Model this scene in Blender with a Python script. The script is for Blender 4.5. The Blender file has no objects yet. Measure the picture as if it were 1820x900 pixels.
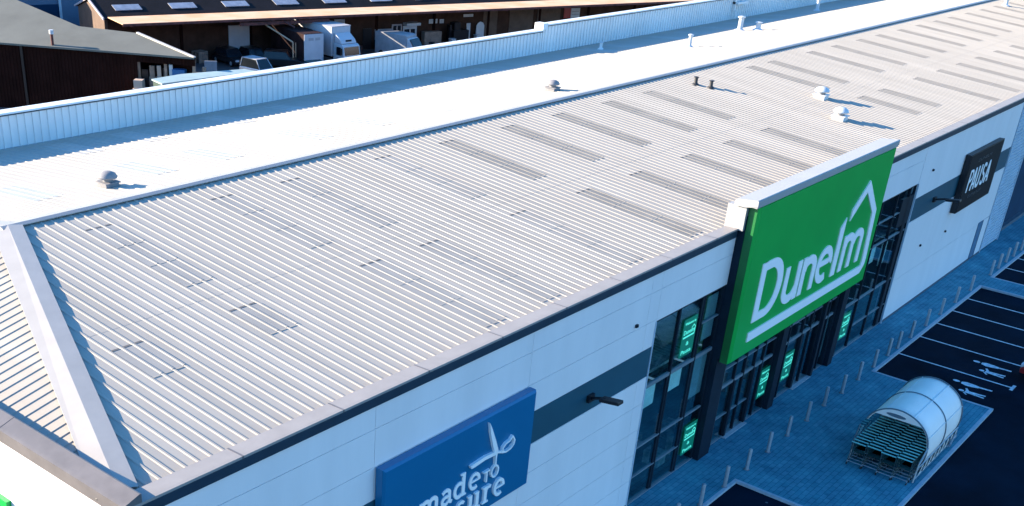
import bpy, bmesh, math, random
from mathutils import Vector, Matrix
random.seed(7)
R = math.radians
SC = bpy.context.scene
COL = SC.collection

# ------------------------------------------------------------------ camera
cam_d = bpy.data.cameras.new('camera')
cam = bpy.data.objects.new('camera', cam_d); COL.objects.link(cam)
cam.location = (-10.104, -15.452, 20.868)
cam.rotation_euler = (R(60.4331), R(-2.7192), R(-49.1807))
cam_d.sensor_width = 36.0
cam_d.lens = 38.71
cam_d.shift_x = 0.0908
cam_d.shift_y = 0.1938
cam_d.clip_start = 0.1
cam_d.clip_end = 5000
SC.camera = cam

# ------------------------------------------------------------------ light
SUN_EL = 17.2
SUN_AZ = -31.0            # degrees from +Y towards +X
W = bpy.data.worlds.new('World'); SC.world = W; W.use_nodes = True
wn = W.node_tree; wn.nodes.clear()
sky = wn.nodes.new('ShaderNodeTexSky'); sky.sky_type = 'NISHITA'
sky.sun_disc = False
sky.sun_elevation = R(SUN_EL); sky.sun_rotation = R(SUN_AZ)
sky.air_density = 1.0; sky.dust_density = 0.3; sky.ozone_density = 4.0
hs = wn.nodes.new('ShaderNodeHueSaturation'); hs.inputs['Saturation'].default_value = 1.2
bg = wn.nodes.new('ShaderNodeBackground'); bg.inputs['Strength'].default_value = 0.125
wo = wn.nodes.new('ShaderNodeOutputWorld')
wn.links.new(sky.outputs[0], hs.inputs['Color']); wn.links.new(hs.outputs[0], bg.inputs[0]); wn.links.new(bg.outputs[0], wo.inputs[0])
sd = bpy.data.lights.new('sun', 'SUN'); sd.energy = 5.0; sd.angle = R(0.5); sd.color = (1.0, 0.85, 0.64)
so = bpy.data.objects.new('sun', sd); COL.objects.link(so)
el, az = R(SUN_EL), R(SUN_AZ)
sdir = Vector((math.sin(az)*math.cos(el), math.cos(az)*math.cos(el), math.sin(el)))
so.rotation_euler = sdir.to_track_quat('Z', 'Y').to_euler()
so.location = (0, 60, 60)
SC.view_settings.view_transform = 'Standard'
SC.view_settings.look = 'None'
SC.view_settings.exposure = 1.85
SC.view_settings.gamma = 1.0
SC.view_settings.use_curve_mapping = False

# ------------------------------------------------------------------ materials
def mat(name, col, rough=0.6, metal=0.0, noise=0.12, scale=1.5, col2=None, bump=0.0, bscale=30.0,
        emit=None, estr=0.0, spec=0.5, stretch=None, detail=5.0):
    m = bpy.data.materials.new(name); m.use_nodes = True
    nt = m.node_tree; b = nt.nodes['Principled BSDF']
    b.inputs['Roughness'].default_value = rough; b.inputs['Metallic'].default_value = metal
    b.inputs['Specular IOR Level'].default_value = spec
    tc = nt.nodes.new('ShaderNodeTexCoord'); mp = nt.nodes.new('ShaderNodeMapping')
    nt.links.new(tc.outputs['Object'], mp.inputs[0])
    if stretch: mp.inputs['Scale'].default_value = stretch
    n = nt.nodes.new('ShaderNodeTexNoise'); n.inputs['Scale'].default_value = scale
    n.inputs['Detail'].default_value = detail; n.inputs['Roughness'].default_value = 0.6
    nt.links.new(mp.outputs[0], n.inputs['Vector'])
    cr = nt.nodes.new('ShaderNodeValToRGB')
    cr.color_ramp.elements[0].position = 0.3; cr.color_ramp.elements[1].position = 0.7
    c2 = col2 if col2 else tuple(min(1, c*(1+noise)) for c in col)
    c1 = tuple(c*(1-noise) for c in col) if not col2 else col
    cr.color_ramp.elements[0].color = (*c1, 1); cr.color_ramp.elements[1].color = (*c2, 1)
    nt.links.new(n.outputs['Fac'], cr.inputs[0]); nt.links.new(cr.outputs[0], b.inputs['Base Color'])
    if bump > 0:
        n2 = nt.nodes.new('ShaderNodeTexNoise'); n2.inputs['Scale'].default_value = bscale
        n2.inputs['Detail'].default_value = 4
        nt.links.new(mp.outputs[0], n2.inputs['Vector'])
        bp = nt.nodes.new('ShaderNodeBump'); bp.inputs['Strength'].default_value = bump; bp.inputs['Distance'].default_value = 0.02
        nt.links.new(n2.outputs['Fac'], bp.inputs['Height']); nt.links.new(bp.outputs[0], b.inputs['Normal'])
    if emit:
        b.inputs['Emission Color'].default_value = (*emit, 1); b.inputs['Emission Strength'].default_value = estr
    return m

M = {}
M['roof'] = mat('roof_sheet', (0.410, 0.372, 0.326), 0.6, 0, 0.06, 1.3, bump=0.05, spec=0.12, stretch=(1, 0.12, 1))
M['roof_back'] = mat('roof_sheet_rear', (0.435, 0.405, 0.362), 0.6, 0, 0.05, 1.3, bump=0.05, spec=0.12, stretch=(1, 0.12, 1))  # same sheeting; the sun on the rear slope is put into a brighter colour
M['roof_light_near'] = mat('rooflight_sheet_clean', (0.345, 0.316, 0.280), 0.6, 0, 0.10, 1.2, stretch=(1, 0.5, 1))  # near rooflights: transmitted light and view angle painted in as a paler colour
def sheet_tone(m, amt):        # every metre-wide sheet has its own slight tone
    nt = m.node_tree; b = nt.nodes['Principled BSDF']; src = b.inputs['Base Color'].links[0].from_socket
    tc = nt.nodes.new('ShaderNodeTexCoord'); sx = nt.nodes.new('ShaderNodeSeparateXYZ'); nt.links.new(tc.outputs['Object'], sx.inputs[0])
    fl = nt.nodes.new('ShaderNodeMath'); fl.operation = 'FLOOR'; nt.links.new(sx.outputs[0], fl.inputs[0])
    wn_ = nt.nodes.new('ShaderNodeTexWhiteNoise'); wn_.noise_dimensions = '1D'; nt.links.new(fl.outputs[0], wn_.inputs['W'])
    mr = nt.nodes.new('ShaderNodeMapRange'); mr.inputs['To Min'].default_value = 1-amt; mr.inputs['To Max'].default_value = 1+amt
    nt.links.new(wn_.outputs['Value'], mr.inputs['Value'])
    mx = nt.nodes.new('ShaderNodeMix'); mx.data_type = 'RGBA'; mx.blend_type = 'MULTIPLY'; mx.inputs[0].default_value = 1
    cc = nt.nodes.new('ShaderNodeCombineXYZ')
    for i in range(3): nt.links.new(mr.outputs[0], cc.inputs[i])
    nt.links.new(src, mx.inputs[6]); nt.links.new(cc.outputs[0], mx.inputs[7]); nt.links.new(mx.outputs[2], b.inputs['Base Color'])
sheet_tone(M['roof'], 0.035)
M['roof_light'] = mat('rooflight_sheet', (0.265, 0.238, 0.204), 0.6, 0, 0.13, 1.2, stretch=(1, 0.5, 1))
M['roof_light_b'] = mat('rooflight_sheet_far', (0.40, 0.385, 0.355), 0.4, 0, 0.08, 1.2)  # rear rooflights: sun glare put into the colour, paled towards the slope
M['seam'] = mat('dark_seal', (0.13, 0.12, 0.115), 0.8)  # dark filler strip, also painting the shadow line at the top lap
M['cap'] = mat('ridge_flashing', (0.363, 0.341, 0.33), 0.4, 0, 0.05, 0.8, spec=0.3)
M['hipcap'] = mat('hip_flashing', (0.36, 0.335, 0.315), 0.42, 0, 0.06, 1.3, bump=0.1, bscale=4)
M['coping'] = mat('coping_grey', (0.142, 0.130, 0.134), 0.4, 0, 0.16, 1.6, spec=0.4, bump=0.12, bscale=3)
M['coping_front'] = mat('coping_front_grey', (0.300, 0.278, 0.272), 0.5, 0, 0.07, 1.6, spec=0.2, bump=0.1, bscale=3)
M['coping_pale'] = mat('coping_pale', (0.36, 0.35, 0.35), 0.45, 0, 0.04, 1.0)
M['navy'] = mat('fascia_navy', (0.012, 0.035, 0.062), 0.45, 0, 0.15, 2.0)
M['panel'] = mat('cladding_white', (0.825, 0.77, 0.775), 0.45, 0, 0.05, 0.7, spec=0.3, stretch=(1, 1, 0.2))
M['joint'] = mat('panel_joint', (0.36, 0.38, 0.42), 0.7)
M['band'] = mat('cladding_band', (0.01416, 0.0826, 0.1239), 0.45, 0, 0.12, 0.5)
M['parapet'] = mat('parapet_sheet', (0.80, 0.77, 0.76), 0.7, 0, 0.09, 0.3, spec=0.1)
M['parapet_cap'] = mat('parapet_cap', (0.713, 0.759, 0.805), 0.45)
M['gutter'] = mat('gutter_lining', (0.33, 0.34, 0.35), 0.6, 0, 0.2, 0.8)
M['green'] = mat('sign_green', (0.0034, 0.40, 0.062), 0.35, 0, 0.06, 0.6)
M['green_edge'] = mat('sign_green_edge', (0.006, 0.15, 0.03), 0.5)
M['sign_white'] = mat('sign_white', (0.93, 0.90, 0.90), 0.5, 0, 0.02)
M['sign_blue'] = mat('sign_blue', (0.003, 0.138, 0.300), 0.35, 0, 0.05, 0.5)
M['sign_black'] = mat('sign_black', (0.005, 0.007, 0.013), 0.6, spec=0.15)
M['sign_grey'] = mat('sign_grey_letters', (0.05, 0.055, 0.065), 0.5)
M['frame'] = mat('window_frame', (0.008, 0.018, 0.030), 0.5, spec=0.2)
M['transom'] = mat('window_transom', (0.17, 0.21, 0.24), 0.4)
M['blind'] = mat('blind', (0.72, 0.85, 0.82), 0.8)
M['board_blue'] = mat('display_board', (0.20, 0.30, 0.34), 0.7, 0, 0.15, 1.0)  # mid-blue boards painted as pale reflections in the panes
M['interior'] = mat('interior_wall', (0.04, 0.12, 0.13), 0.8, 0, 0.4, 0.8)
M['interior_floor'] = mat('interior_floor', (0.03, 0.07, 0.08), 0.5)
M['stock'] = mat('shop_stock', (0.03, 0.08, 0.10), 0.7, 0, 0.7, 3.0, col2=(0.34, 0.42, 0.42))
M['poster'] = mat('poster_green', (0.0, 0.12, 0.08), 0.5, emit=(0.0, 0.5, 0.36), estr=0.045)
M['poster_text'] = mat('poster_lettering', (0.1, 0.5, 0.42), 0.5, emit=(0.10, 0.95, 0.72), estr=0.22)
M['tube_light'] = mat('tube_light', (0.5, 0.6, 0.7), 0.5, emit=(0.35, 0.6, 0.9), estr=0.12)
M['column'] = mat('portal_cladding', (0.007, 0.018, 0.032), 0.7, spec=0.15)
M['pier'] = mat('brick_pier', (0.02, 0.032, 0.045), 0.8, 0, 0.35, 6)
M['mat'] = mat('threshold', (0.42, 0.44, 0.47), 0.5)
M['kerb'] = mat('kerb_concrete', (0.36, 0.432, 0.504), 0.8, 0, 0.12, 3)
M['plinth'] = mat('plinth', (0.05, 0.09, 0.13), 0.8)
M['line'] = mat('road_paint', (0.6, 0.66, 0.72), 0.7, 0, 0.3, 7)
M['steel'] = mat('stainless_steel', (0.345, 0.391, 0.437), 0.45, 0.3, 0.1, 6)
M['steel_b'] = mat('bright_steel', (0.42, 0.47, 0.52), 0.3, 0.5, 0.1, 6)
M['shelter'] = mat('shelter_white', (0.93, 0.84, 0.79), 0.6, 0, 0.05, 0.7, spec=0.15)
M['shelter_seam'] = mat('shelter_seam', (0.12, 0.16, 0.20), 0.5)
M['shelter_rib'] = mat('shelter_pale_seam', (0.85, 0.85, 0.85), 0.5)
M['trolley'] = mat('trolley_plastic', (0.002, 0.05, 0.05), 0.4, 0, 0.2, 8)
M['trolley_wire'] = mat('trolley_handle', (0.17, 0.50, 0.47), 0.3, 0.2, 0.1, 8)
M['trolley_frame'] = mat('trolley_frame', (0.05, 0.09, 0.10), 0.4, 0.2)
M['rubber'] = mat('rubber', (0.01, 0.01, 0.012), 0.8)
M['lamp'] = mat('lamp_black', (0.004, 0.006, 0.012), 0.5)
M['vent'] = mat('vent_white', (0.55, 0.57, 0.60), 0.4, 0, 0.05, 3)
M['flue_pale'] = mat('galvanised_cowl', (0.27, 0.26, 0.27), 0.6, 0, 0.1, 3, spec=0.1)  # rear cowls: shade on their facing side put into a darker colour
M['flue'] = mat('flue_grey', (0.22, 0.22, 0.24), 0.5)
M['flue_dark'] = mat('flue_dark', (0.03, 0.03, 0.035), 0.6)
M['shutter'] = mat('ribbed_cladding', (0.432, 0.528, 0.624), 0.45)
M['darkwall'] = mat('dark_wall', (0.010, 0.040, 0.085), 0.8, 0, 0.2, 0.5, spec=0.1)
M['bluedoor'] = mat('blue_panel', (0.06, 0.156, 0.264), 0.5)
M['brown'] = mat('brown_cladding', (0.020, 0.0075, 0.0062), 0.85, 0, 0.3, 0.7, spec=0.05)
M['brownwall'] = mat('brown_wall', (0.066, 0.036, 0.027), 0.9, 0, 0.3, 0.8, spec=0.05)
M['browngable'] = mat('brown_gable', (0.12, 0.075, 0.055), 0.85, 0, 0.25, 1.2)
M['barge'] = mat('barge_board', (0.45, 0.40, 0.42), 0.7)
M['slate'] = mat('slate_roof', (0.008, 0.006, 0.008), 0.8, 0, 0.5, 0.5, bump=0.4, bscale=5, spec=0.15)
M['peach'] = mat('canopy_roof', (0.66, 0.36, 0.20), 0.85, 0, 0.12, 0.4, col2=(0.72, 0.50, 0.36), spec=0.1)
M['rust'] = mat('rusty_beam', (0.13, 0.04, 0.035), 0.8, 0, 0.4, 2)
M['trailer'] = mat('dark_trailer', (0.03, 0.014, 0.014), 0.8, 0, 0.4, 1, spec=0.1)
M['shedroof'] = mat('fibre_cement', (0.130, 0.133, 0.118), 0.85, 0, 0.14, 0.35, bump=0.3, bscale=2)
M['verge'] = mat('verge_trim', (0.55, 0.50, 0.45), 0.7)
M['skyl'] = mat('far_rooflight', (0.32, 0.32, 0.36), 0.4, 0, 0.25, 1.5)
M['white'] = mat('white_paint', (0.55, 0.56, 0.60), 0.5, 0, 0.08, 1)
M['offwhite'] = mat('offwhite_box', (0.36, 0.36, 0.39), 0.6, 0, 0.15, 2)
M['glass_dark'] = mat('dark_glass', (0.01, 0.014, 0.02), 0.15)
M['car_black'] = mat('black_paint', (0.008, 0.009, 0.013), 0.3)
M['car_silver'] = mat('silver_paint', (0.55, 0.57, 0.62), 0.3, 0.3)
M['car_red'] = mat('red_paint', (0.35, 0.02, 0.02), 0.3)
M['tail'] = mat('tail_lamp', (0.4, 0.02, 0.02), 0.4)
M['teal'] = mat('teal_tarp', (0.02, 0.09, 0.10), 0.7)
M['greenside'] = mat('dark_green_side', (0.004, 0.035, 0.028), 0.7)
M['greenroof'] = mat('pale_green_roof', (0.30, 0.40, 0.42), 0.6, 0, 0.15, 0.6)
M['tarp'] = mat('blue_tarp', (0.01, 0.10, 0.28), 0.6)
M['junk'] = mat('timber_scrap', (0.28, 0.20, 0.16), 0.9, 0, 0.3, 2)
M['cardboard'] = mat('pale_board', (0.50, 0.38, 0.32), 0.9)
M['blueblock'] = mat('blue_render', (0.13, 0.17, 0.24), 0.7, 0, 0.1, 0.3)
M['earth'] = mat('ground_dark', (0.045, 0.045, 0.055), 0.95, 0, 0.3, 0.08, bump=0.3, bscale=3)
M['yard'] = mat('yard_concrete', (0.075, 0.065, 0.07), 0.95, 0, 0.35, 0.2)

def asphalt():
    m = mat('asphalt', (0.001725, 0.009775, 0.02185), 0.95, 0, 0.45, 0.35, bump=0.5, bscale=60, spec=0.05, detail=8)
    nt = m.node_tree; b = nt.nodes['Principled BSDF']; src = b.inputs['Base Color'].links[0].from_socket
    tc = nt.nodes.new('ShaderNodeTexCoord'); vo = nt.nodes.new('ShaderNodeTexVoronoi'); vo.inputs['Scale'].default_value = 0.55; vo.inputs['Randomness'].default_value = 1.0
    nt.links.new(tc.outputs['Object'], vo.inputs['Vector'])
    lt = nt.nodes.new('ShaderNodeMath'); lt.operation = 'LESS_THAN'; lt.inputs[1].default_value = 0.035
    nt.links.new(vo.outputs['Distance'], lt.inputs[0])
    mx = nt.nodes.new('ShaderNodeMix'); mx.data_type = 'RGBA'; mx.inputs[7].default_value = (0.10, 0.13, 0.16, 1)
    nt.links.new(lt.outputs[0], mx.inputs[0]); nt.links.new(src, mx.inputs[6]); nt.links.new(mx.outputs[2], b.inputs['Base Color'])
    return m
M['asphalt'] = asphalt()

def paving():
    m = bpy.data.materials.new('block_paving'); m.use_nodes = True
    nt = m.node_tree; b = nt.nodes['Principled BSDF']; b.inputs['Roughness'].default_value = 0.85
    b.inputs['Specular IOR Level'].default_value = 0.25
    tc = nt.nodes.new('ShaderNodeTexCoord')
    br = nt.nodes.new('ShaderNodeTexBrick'); br.inputs['Scale'].default_value = 1.0
    br.inputs['Brick Width'].default_value = 0.4; br.inputs['Row Height'].default_value = 0.2
    br.inputs['Mortar Size'].default_value = 0.012
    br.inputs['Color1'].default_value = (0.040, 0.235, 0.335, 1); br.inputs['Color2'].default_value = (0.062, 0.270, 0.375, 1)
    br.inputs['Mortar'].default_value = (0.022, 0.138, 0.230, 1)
    nt.links.new(tc.outputs['Object'], br.inputs['Vector'])
    n = nt.nodes.new('ShaderNodeTexNoise'); n.inputs['Scale'].default_value = 0.9; n.inputs['Detail'].default_value = 8
    n.inputs['Roughness'].default_value = 0.7
    nt.links.new(tc.outputs['Object'], n.inputs['Vector'])
    cr = nt.nodes.new('ShaderNodeValToRGB'); cr.color_ramp.elements[0].position = 0.3; cr.color_ramp.elements[1].position = 0.7
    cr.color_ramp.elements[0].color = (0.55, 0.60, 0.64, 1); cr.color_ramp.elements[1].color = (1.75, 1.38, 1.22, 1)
    nt.links.new(n.outputs['Fac'], cr.inputs[0])
    mx = nt.nodes.new('ShaderNodeMix'); mx.data_type = 'RGBA'; mx.blend_type = 'MULTIPLY'; mx.inputs[0].default_value = 1.0
    nt.links.new(br.outputs['Color'], mx.inputs[6]); nt.links.new(cr.outputs[0], mx.inputs[7])
    nt.links.new(mx.outputs[2], b.inputs['Base Color'])
    return m
M['paving'] = paving()

def glass():
    m = bpy.data.materials.new('shop_glass'); m.use_nodes = True
    nt = m.node_tree; nt.nodes.clear()
    o = nt.nodes.new('ShaderNodeOutputMaterial'); mix = nt.nodes.new('ShaderNodeMixShader')
    tr = nt.nodes.new('ShaderNodeBsdfTransparent'); tr.inputs[0].default_value = (0.82, 0.94, 0.94, 1)
    gl = nt.nodes.new('ShaderNodeBsdfGlossy'); gl.inputs['Roughness'].default_value = 0.03; gl.inputs[0].default_value = (0.9, 1, 1, 1)
    lw = nt.nodes.new('ShaderNodeLayerWeight'); lw.inputs['Blend'].default_value = 0.10
    nt.links.new(lw.outputs['Facing'], mix.inputs[0]); nt.links.new(tr.outputs[0], mix.inputs[1]); nt.links.new(gl.outputs[0], mix.inputs[2])
    nt.links.new(mix.outputs[0], o.inputs[0])
    return m
M['glass'] = glass()

# ------------------------------------------------------------------ mesh builder
class MB:
    def __init__(s): s.v = []; s.f = []; s.m = []
    def add(s, vs, fs, mi=0):
        o = len(s.v); s.v += [tuple(p) for p in vs]; s.f += [tuple(i+o for i in f) for f in fs]; s.m += [mi]*len(fs); return s
    def box(s, a, b, mi=0, top=None):
        x0, y0, z0 = a; x1, y1, z1 = b
        if x0 > x1: x0, x1 = x1, x0
        if y0 > y1: y0, y1 = y1, y0
        if z0 > z1: z0, z1 = z1, z0
        V = [(x0,y0,z0),(x1,y0,z0),(x1,y1,z0),(x0,y1,z0),(x0,y0,z1),(x1,y0,z1),(x1,y1,z1),(x0,y1,z1)]
        F = [(0,3,2,1),(4,5,6,7),(0,1,5,4),(1,2,6,5),(2,3,7,6),(3,0,4,7)]
        return s.add(V, F, mi)
    def obox(s, c, ax, ay, az, mi=0):          # oriented box: centre and half axes
        c, ax, ay, az = map(Vector, (c, ax, ay, az))
        V = [c-ax-ay-az, c+ax-ay-az, c+ax+ay-az, c-ax+ay-az, c-ax-ay+az, c+ax-ay+az, c+ax+ay+az, c-ax+ay+az]
        return s.add(V, [(0,3,2,1),(4,5,6,7),(0,1,5,4),(1,2,6,5),(2,3,7,6),(3,0,4,7)], mi)
    def prism(s, poly, d, mi=0):               # poly: list of 3D points, extruded by vector d
        n = len(poly); d = Vector(d)
        V = [Vector(p) for p in poly] + [Vector(p)+d for p in poly]
        F = [tuple(range(n))[::-1], tuple(range(n, 2*n))] + [(i, (i+1) % n, (i+1) % n+n, i+n) for i in range(n)]
        return s.add(V, F, mi)
    def tube(s, pts, r, n=8, mi=0, cap=True):
        pts = [Vector(p) for p in pts]; rs = r if isinstance(r, (list, tuple)) else [r]*len(pts)
        V = []; F = []
        up = Vector((0, 0, 1)); prev = None
        for i, p in enumerate(pts):
            if i == 0: t = pts[1]-p
            elif i == len(pts)-1: t = p-pts[i-1]
            else: t = (pts[i+1]-p).normalized()+(p-pts[i-1]).normalized()
            t.normalize()
            if prev is None:
                a = Vector((1, 0, 0)) if abs(t.z) > 0.9 else up
                x = t.cross(a).normalized()
            else: x = (prev - t*prev.dot(t)).normalized()
            prev = x; y = t.cross(x)
            for k in range(n):
                an = 2*math.pi*k/n; V.append(p+(x*math.cos(an)+y*math.sin(an))*rs[i])
        for i in range(len(pts)-1):
            for k in range(n):
                F.append((i*n+k, i*n+(k+1) % n, (i+1)*n+(k+1) % n, (i+1)*n+k))
        if cap: F.append(tuple(range(n))[::-1]); F.append(tuple(range((len(pts)-1)*n, len(pts)*n)))
        return s.add(V, F, mi)
    def lathe(s, c, prof, n=20, mi=0):         # prof: (radius, z)
        c = Vector(c); V = []; F = []
        for r, z in prof:
            for k in range(n):
                a = 2*math.pi*k/n; V.append(c+Vector((r*math.cos(a), r*math.sin(a), z)))
        for i in range(len(prof)-1):
            for k in range(n): F.append((i*n+k, i*n+(k+1) % n, (i+1)*n+(k+1) % n, (i+1)*n+k))
        F.append(tuple(range(n))[::-1]); F.append(tuple(range((len(prof)-1)*n, len(prof)*n)))
        return s.add(V, F, mi)
    def build(s, name, mats, parent=None, smooth=False, loc=None, bevel=0):
        me = bpy.data.meshes.new(name); me.from_pydata(s.v, [], s.f)
        if not isinstance(mats, (list, tuple)): mats = [mats]
        for m in mats: me.materials.append(m)
        for p, i in zip(me.polygons, s.m): p.material_index = i; p.use_smooth = smooth
        if smooth: me.set_sharp_from_angle(angle=R(35))
        bm = bmesh.new(); bm.from_mesh(me); bmesh.ops.recalc_face_normals(bm, faces=bm.faces); bm.to_mesh(me); bm.free()
        me.update()
        o = bpy.data.objects.new(name, me); COL.objects.link(o)
        if parent: o.parent = parent
        if loc: o.location = loc
        if bevel:
            bv = o.modifiers.new('bevel', 'BEVEL'); bv.width = bevel; bv.segments = 2; bv.limit_method = 'ANGLE'
        return o

def tag(o, label=None, cat=None, group=None, kind=None):
    if label: o['label'] = label
    if cat: o['category'] = cat
    if group: o['group'] = group
    if kind: o['kind'] = kind
    return o
def empty(name, loc=(0,0,0), rz=0, label=None, cat=None, group=None):
    o = bpy.data.objects.new(name, None); COL.objects.link(o); o.location = loc; o.rotation_euler = (0, 0, rz)
    o.empty_display_size = 0.3
    return tag(o, label, cat, group)
def kids(o): return [c for c in COL.objects if c.parent == o]
def copy_tree(o, loc=None, rz=None, parent=None, label=None):
    ch = kids(o)
    c = o.copy(); COL.objects.link(c)
    if parent: c.parent = parent
    for k in ch: copy_tree(k, parent=c)
    if loc is not None: c.location = loc
    if rz is not None: c.rotation_euler = (0, 0, rz)
    if label: c['label'] = label
    return c

# flat lettering: strokes and filled shapes in (x, z), standing on a wall facing -Y
def arc(cx, cz, rx, rz, a0, a1, n=12):
    return [(cx+rx*math.cos(R(a0+(a1-a0)*i/n)), cz+rz*math.sin(R(a0+(a1-a0)*i/n))) for i in range(n+1)]
class Flat:
    def __init__(s, y, t=0.03): s.mb = MB(); s.y = y; s.t = t; s.k = 0
    def poly(s, pts, mi=0):
        s.k += 1; y = s.y-s.t-0.0015*s.k
        n = len(pts)
        V = [(x, y, z) for x, z in pts]+[(x, s.y, z) for x, z in pts]
        s.mb.add(V, [tuple(range(n))]+[(i, (i+1) % n, (i+1) % n+n, i+n) for i in range(n)], mi); return s
    def stroke(s, pts, w, closed=False, mi=0):
        s.k += 1; y = s.y-s.t-0.0015*s.k
        P = [Vector(p) for p in pts]; n = len(P); ws = w if isinstance(w, (list, tuple)) else [w]*n
        L = []; Q = []
        for i in range(n):
            if closed: a, c = P[i-1], P[(i+1) % n]
            else: a, c = P[max(i-1, 0)], P[min(i+1, n-1)]
            b = P[i]
            d1 = (b-a); d2 = (c-b)
            if d1.length < 1e-6: d1 = d2
            if d2.length < 1e-6: d2 = d1
            d1.normalize(); d2.normalize()
            t = d1+d2
            if t.length < 1e-3: t = d1.copy()
            t.normalize(); nn = Vector((-t.y, t.x)); k = max(0.45, nn.dot(Vector((-d1.y, d1.x))))
            L.append(b+nn*ws[i]/2/k); Q.append(b-nn*ws[i]/2/k)
        V = []
        for i in range(n): V += [(L[i].x, y, L[i].y), (Q[i].x, y, Q[i].y), (L[i].x, s.y, L[i].y), (Q[i].x, s.y, Q[i].y)]
        F = []
        for i in range(n if closed else n-1):
            a = 4*i; b = 4*((i+1) % n)
            F += [(a, b, b+1, a+1), (a, a+2, b+2, b), (a+1, b+1, b+3, a+3)]
        if not closed: F += [(0, 1, 3, 2), (4*n-4, 4*n-2, 4*n-1, 4*n-3)]
        s.mb.add(V, F, mi); return s
    def build(s, name, m, parent): return s.mb.build(name, m, parent)

def text_obj(txt, x, y, z, width, height, m, name, parent, ry=0.0):
    cu = bpy.data.curves.new(name, 'FONT'); cu.body = txt; cu.size = 1.0; cu.extrude = 0.01; cu.fill_mode = 'BOTH'
    cu.resolution_u = 3
    t = bpy.data.objects.new(name, cu); COL.objects.link(t)
    dg = bpy.context.evaluated_depsgraph_get(); dg.update()
    me = bpy.data.meshes.new_from_object(t.evaluated_get(dg))
    COL.objects.unlink(t); bpy.data.objects.remove(t)
    xs = [v.co.x for v in me.vertices]; ys = [v.co.y for v in me.vertices]
    sx = width/(max(xs)-min(xs)); sz = height/(max(ys)-min(ys)); x0 = min(xs); y0 = min(ys)
    for v in me.vertices:
        v.co = Vector((x+(v.co.x-x0)*sx, y-v.co.z*0.5, z+(v.co.y-y0)*sz))
    me.materials.clear(); me.materials.append(m); me.name = name
    o = bpy.data.objects.new(name, me); COL.objects.link(o); o.parent = parent
    return o

# ================================================================== ground
g = MB(); g.add([(-1500,-1500,-0.13),(2500,-1500,-0.13),(2500,2500,-0.13),(-1500,2500,-0.13)], [(0,1,2,3)])
tag(g.build('ground', M['earth']), kind='structure')
g = MB(); g.box((-60,-60,-0.12),(130,-1.9,-0.10))
tag(g.build('car_park_road', M['asphalt']), kind='structure')
g = MB(); g.box((10,28,-0.12),(180,110,-0.10))
tag(g.build('yard_ground', M['yard']), kind='structure')
g = MB()
g.box((-40,-1.90,-0.11),(125,0.6,0.0)); g.box((25.42,-7.15,-0.11),(39.10,-1.90,0.0)); g.box((55.36,-7.15,-0.11),(57.22,-1.90,0.0))
tag(g.build('pavement', M['paving']), kind='structure')
g = MB(); kz = 0.012; w = 0.13
def kerb(x0, y0, x1, y1): g.box((x0, y0, -0.115), (x1, y1, kz))
kerb(-40, -2.03, 25.27, -1.902); kerb(39.24, -2.03, 55.22, -1.902); kerb(57.36, -2.03, 125, -1.902)
for x, s in ((25.29, 1), (39.23, -1), (55.23, 1), (57.35, -1)):
    kerb(x, -7.29, x+s*0.125, -1.9)
kerb(25.42, -7.29, 39.10, -7.152); kerb(55.36, -7.29, 57.22, -7.152)
tag(g.build('kerb', M['kerb']), kind='structure')
# bay lines
g = MB(); zl = -0.096
def strip(x0, y0, x1, y1): g.box((x0, y0, -0.101), (x1, y1, zl))
for x in (42.43, 45.38, 47.86, 50.35, 52.86, 60.0, 62.45, 64.9, 67.4, 69.9, 72.4, 74.9, 77.4, 79.9): strip(x-0.05, -7.15, x+0.05, -2.035)
for x in (22.8, 20.3, 17.8, 15.3, 12.8, 10.3): strip(x-0.05, -7.15, x+0.05, -2.035)
strip(42.10, -7.30, 42.78, -7.155)
tag(g.build('bay_marking', M['line']), kind='structure')
# parent and child figures painted in the two wide bays (heads towards the shop)
def figures(px, py, cx, cy):
    s = MB(); k = [0]
    def poly(pts):
        k[0] += 1
        s.prism([(x, y, zl-0.004) for x, y in pts], (0, 0, 0.0045+0.0005*k[0]))
    def disc(x, y, rx, ry): poly([(x+rx*math.cos(2*math.pi*i/14), y+ry*math.sin(2*math.pi*i/14)) for i in range(14)])
    disc(px+0.03, py+0.72, 0.11, 0.16)
    poly([(px-0.10, py+0.48), (px+0.10, py+0.50), (px+0.20, py+0.30), (px+0.17, py-0.05), (px+0.10, py-0.30), (px-0.08, py-0.30), (px-0.17, py-0.05), (px-0.22, py+0.25)])
    poly([(px-0.04, py-0.31), (px+0.10, py-0.31), (px+0.13, py-0.85), (px+0.0, py-0.85)])
    disc(cx, cy+0.52, 0.10, 0.12)
    poly([(cx-0.12, cy+0.36), (cx+0.12, cy+0.36), (cx+0.15, cy+0.05), (cx+0.17, cy-0.14), (cx-0.17, cy-0.14), (cx-0.13, cy+0.05)])
    poly([(cx+0.12, cy+0.34), (cx+0.36, cy+0.46), (cx+0.40, cy+0.38), (cx+0.14, cy+0.22)])
    poly([(cx-0.12, cy+0.34), (cx-0.30, cy+0.18), (cx-0.34, cy+0.24), (cx-0.14, cy+0.42)])
    poly([(cx-0.15, cy-0.15), (cx-0.03, cy-0.15), (cx-0.08, cy-0.50), (cx-0.19, cy-0.50)])
    poly([(cx+0.03, cy-0.15), (cx+0.15, cy-0.15), (cx+0.19, cy-0.50), (cx+0.08, cy-0.50)])
    return s
for px in (44.28, 41.28):
    s = figures(px, -5.80, px-0.88, -6.10)
    tag(s.build('bay_figures', M['line']), kind='structure')

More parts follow.
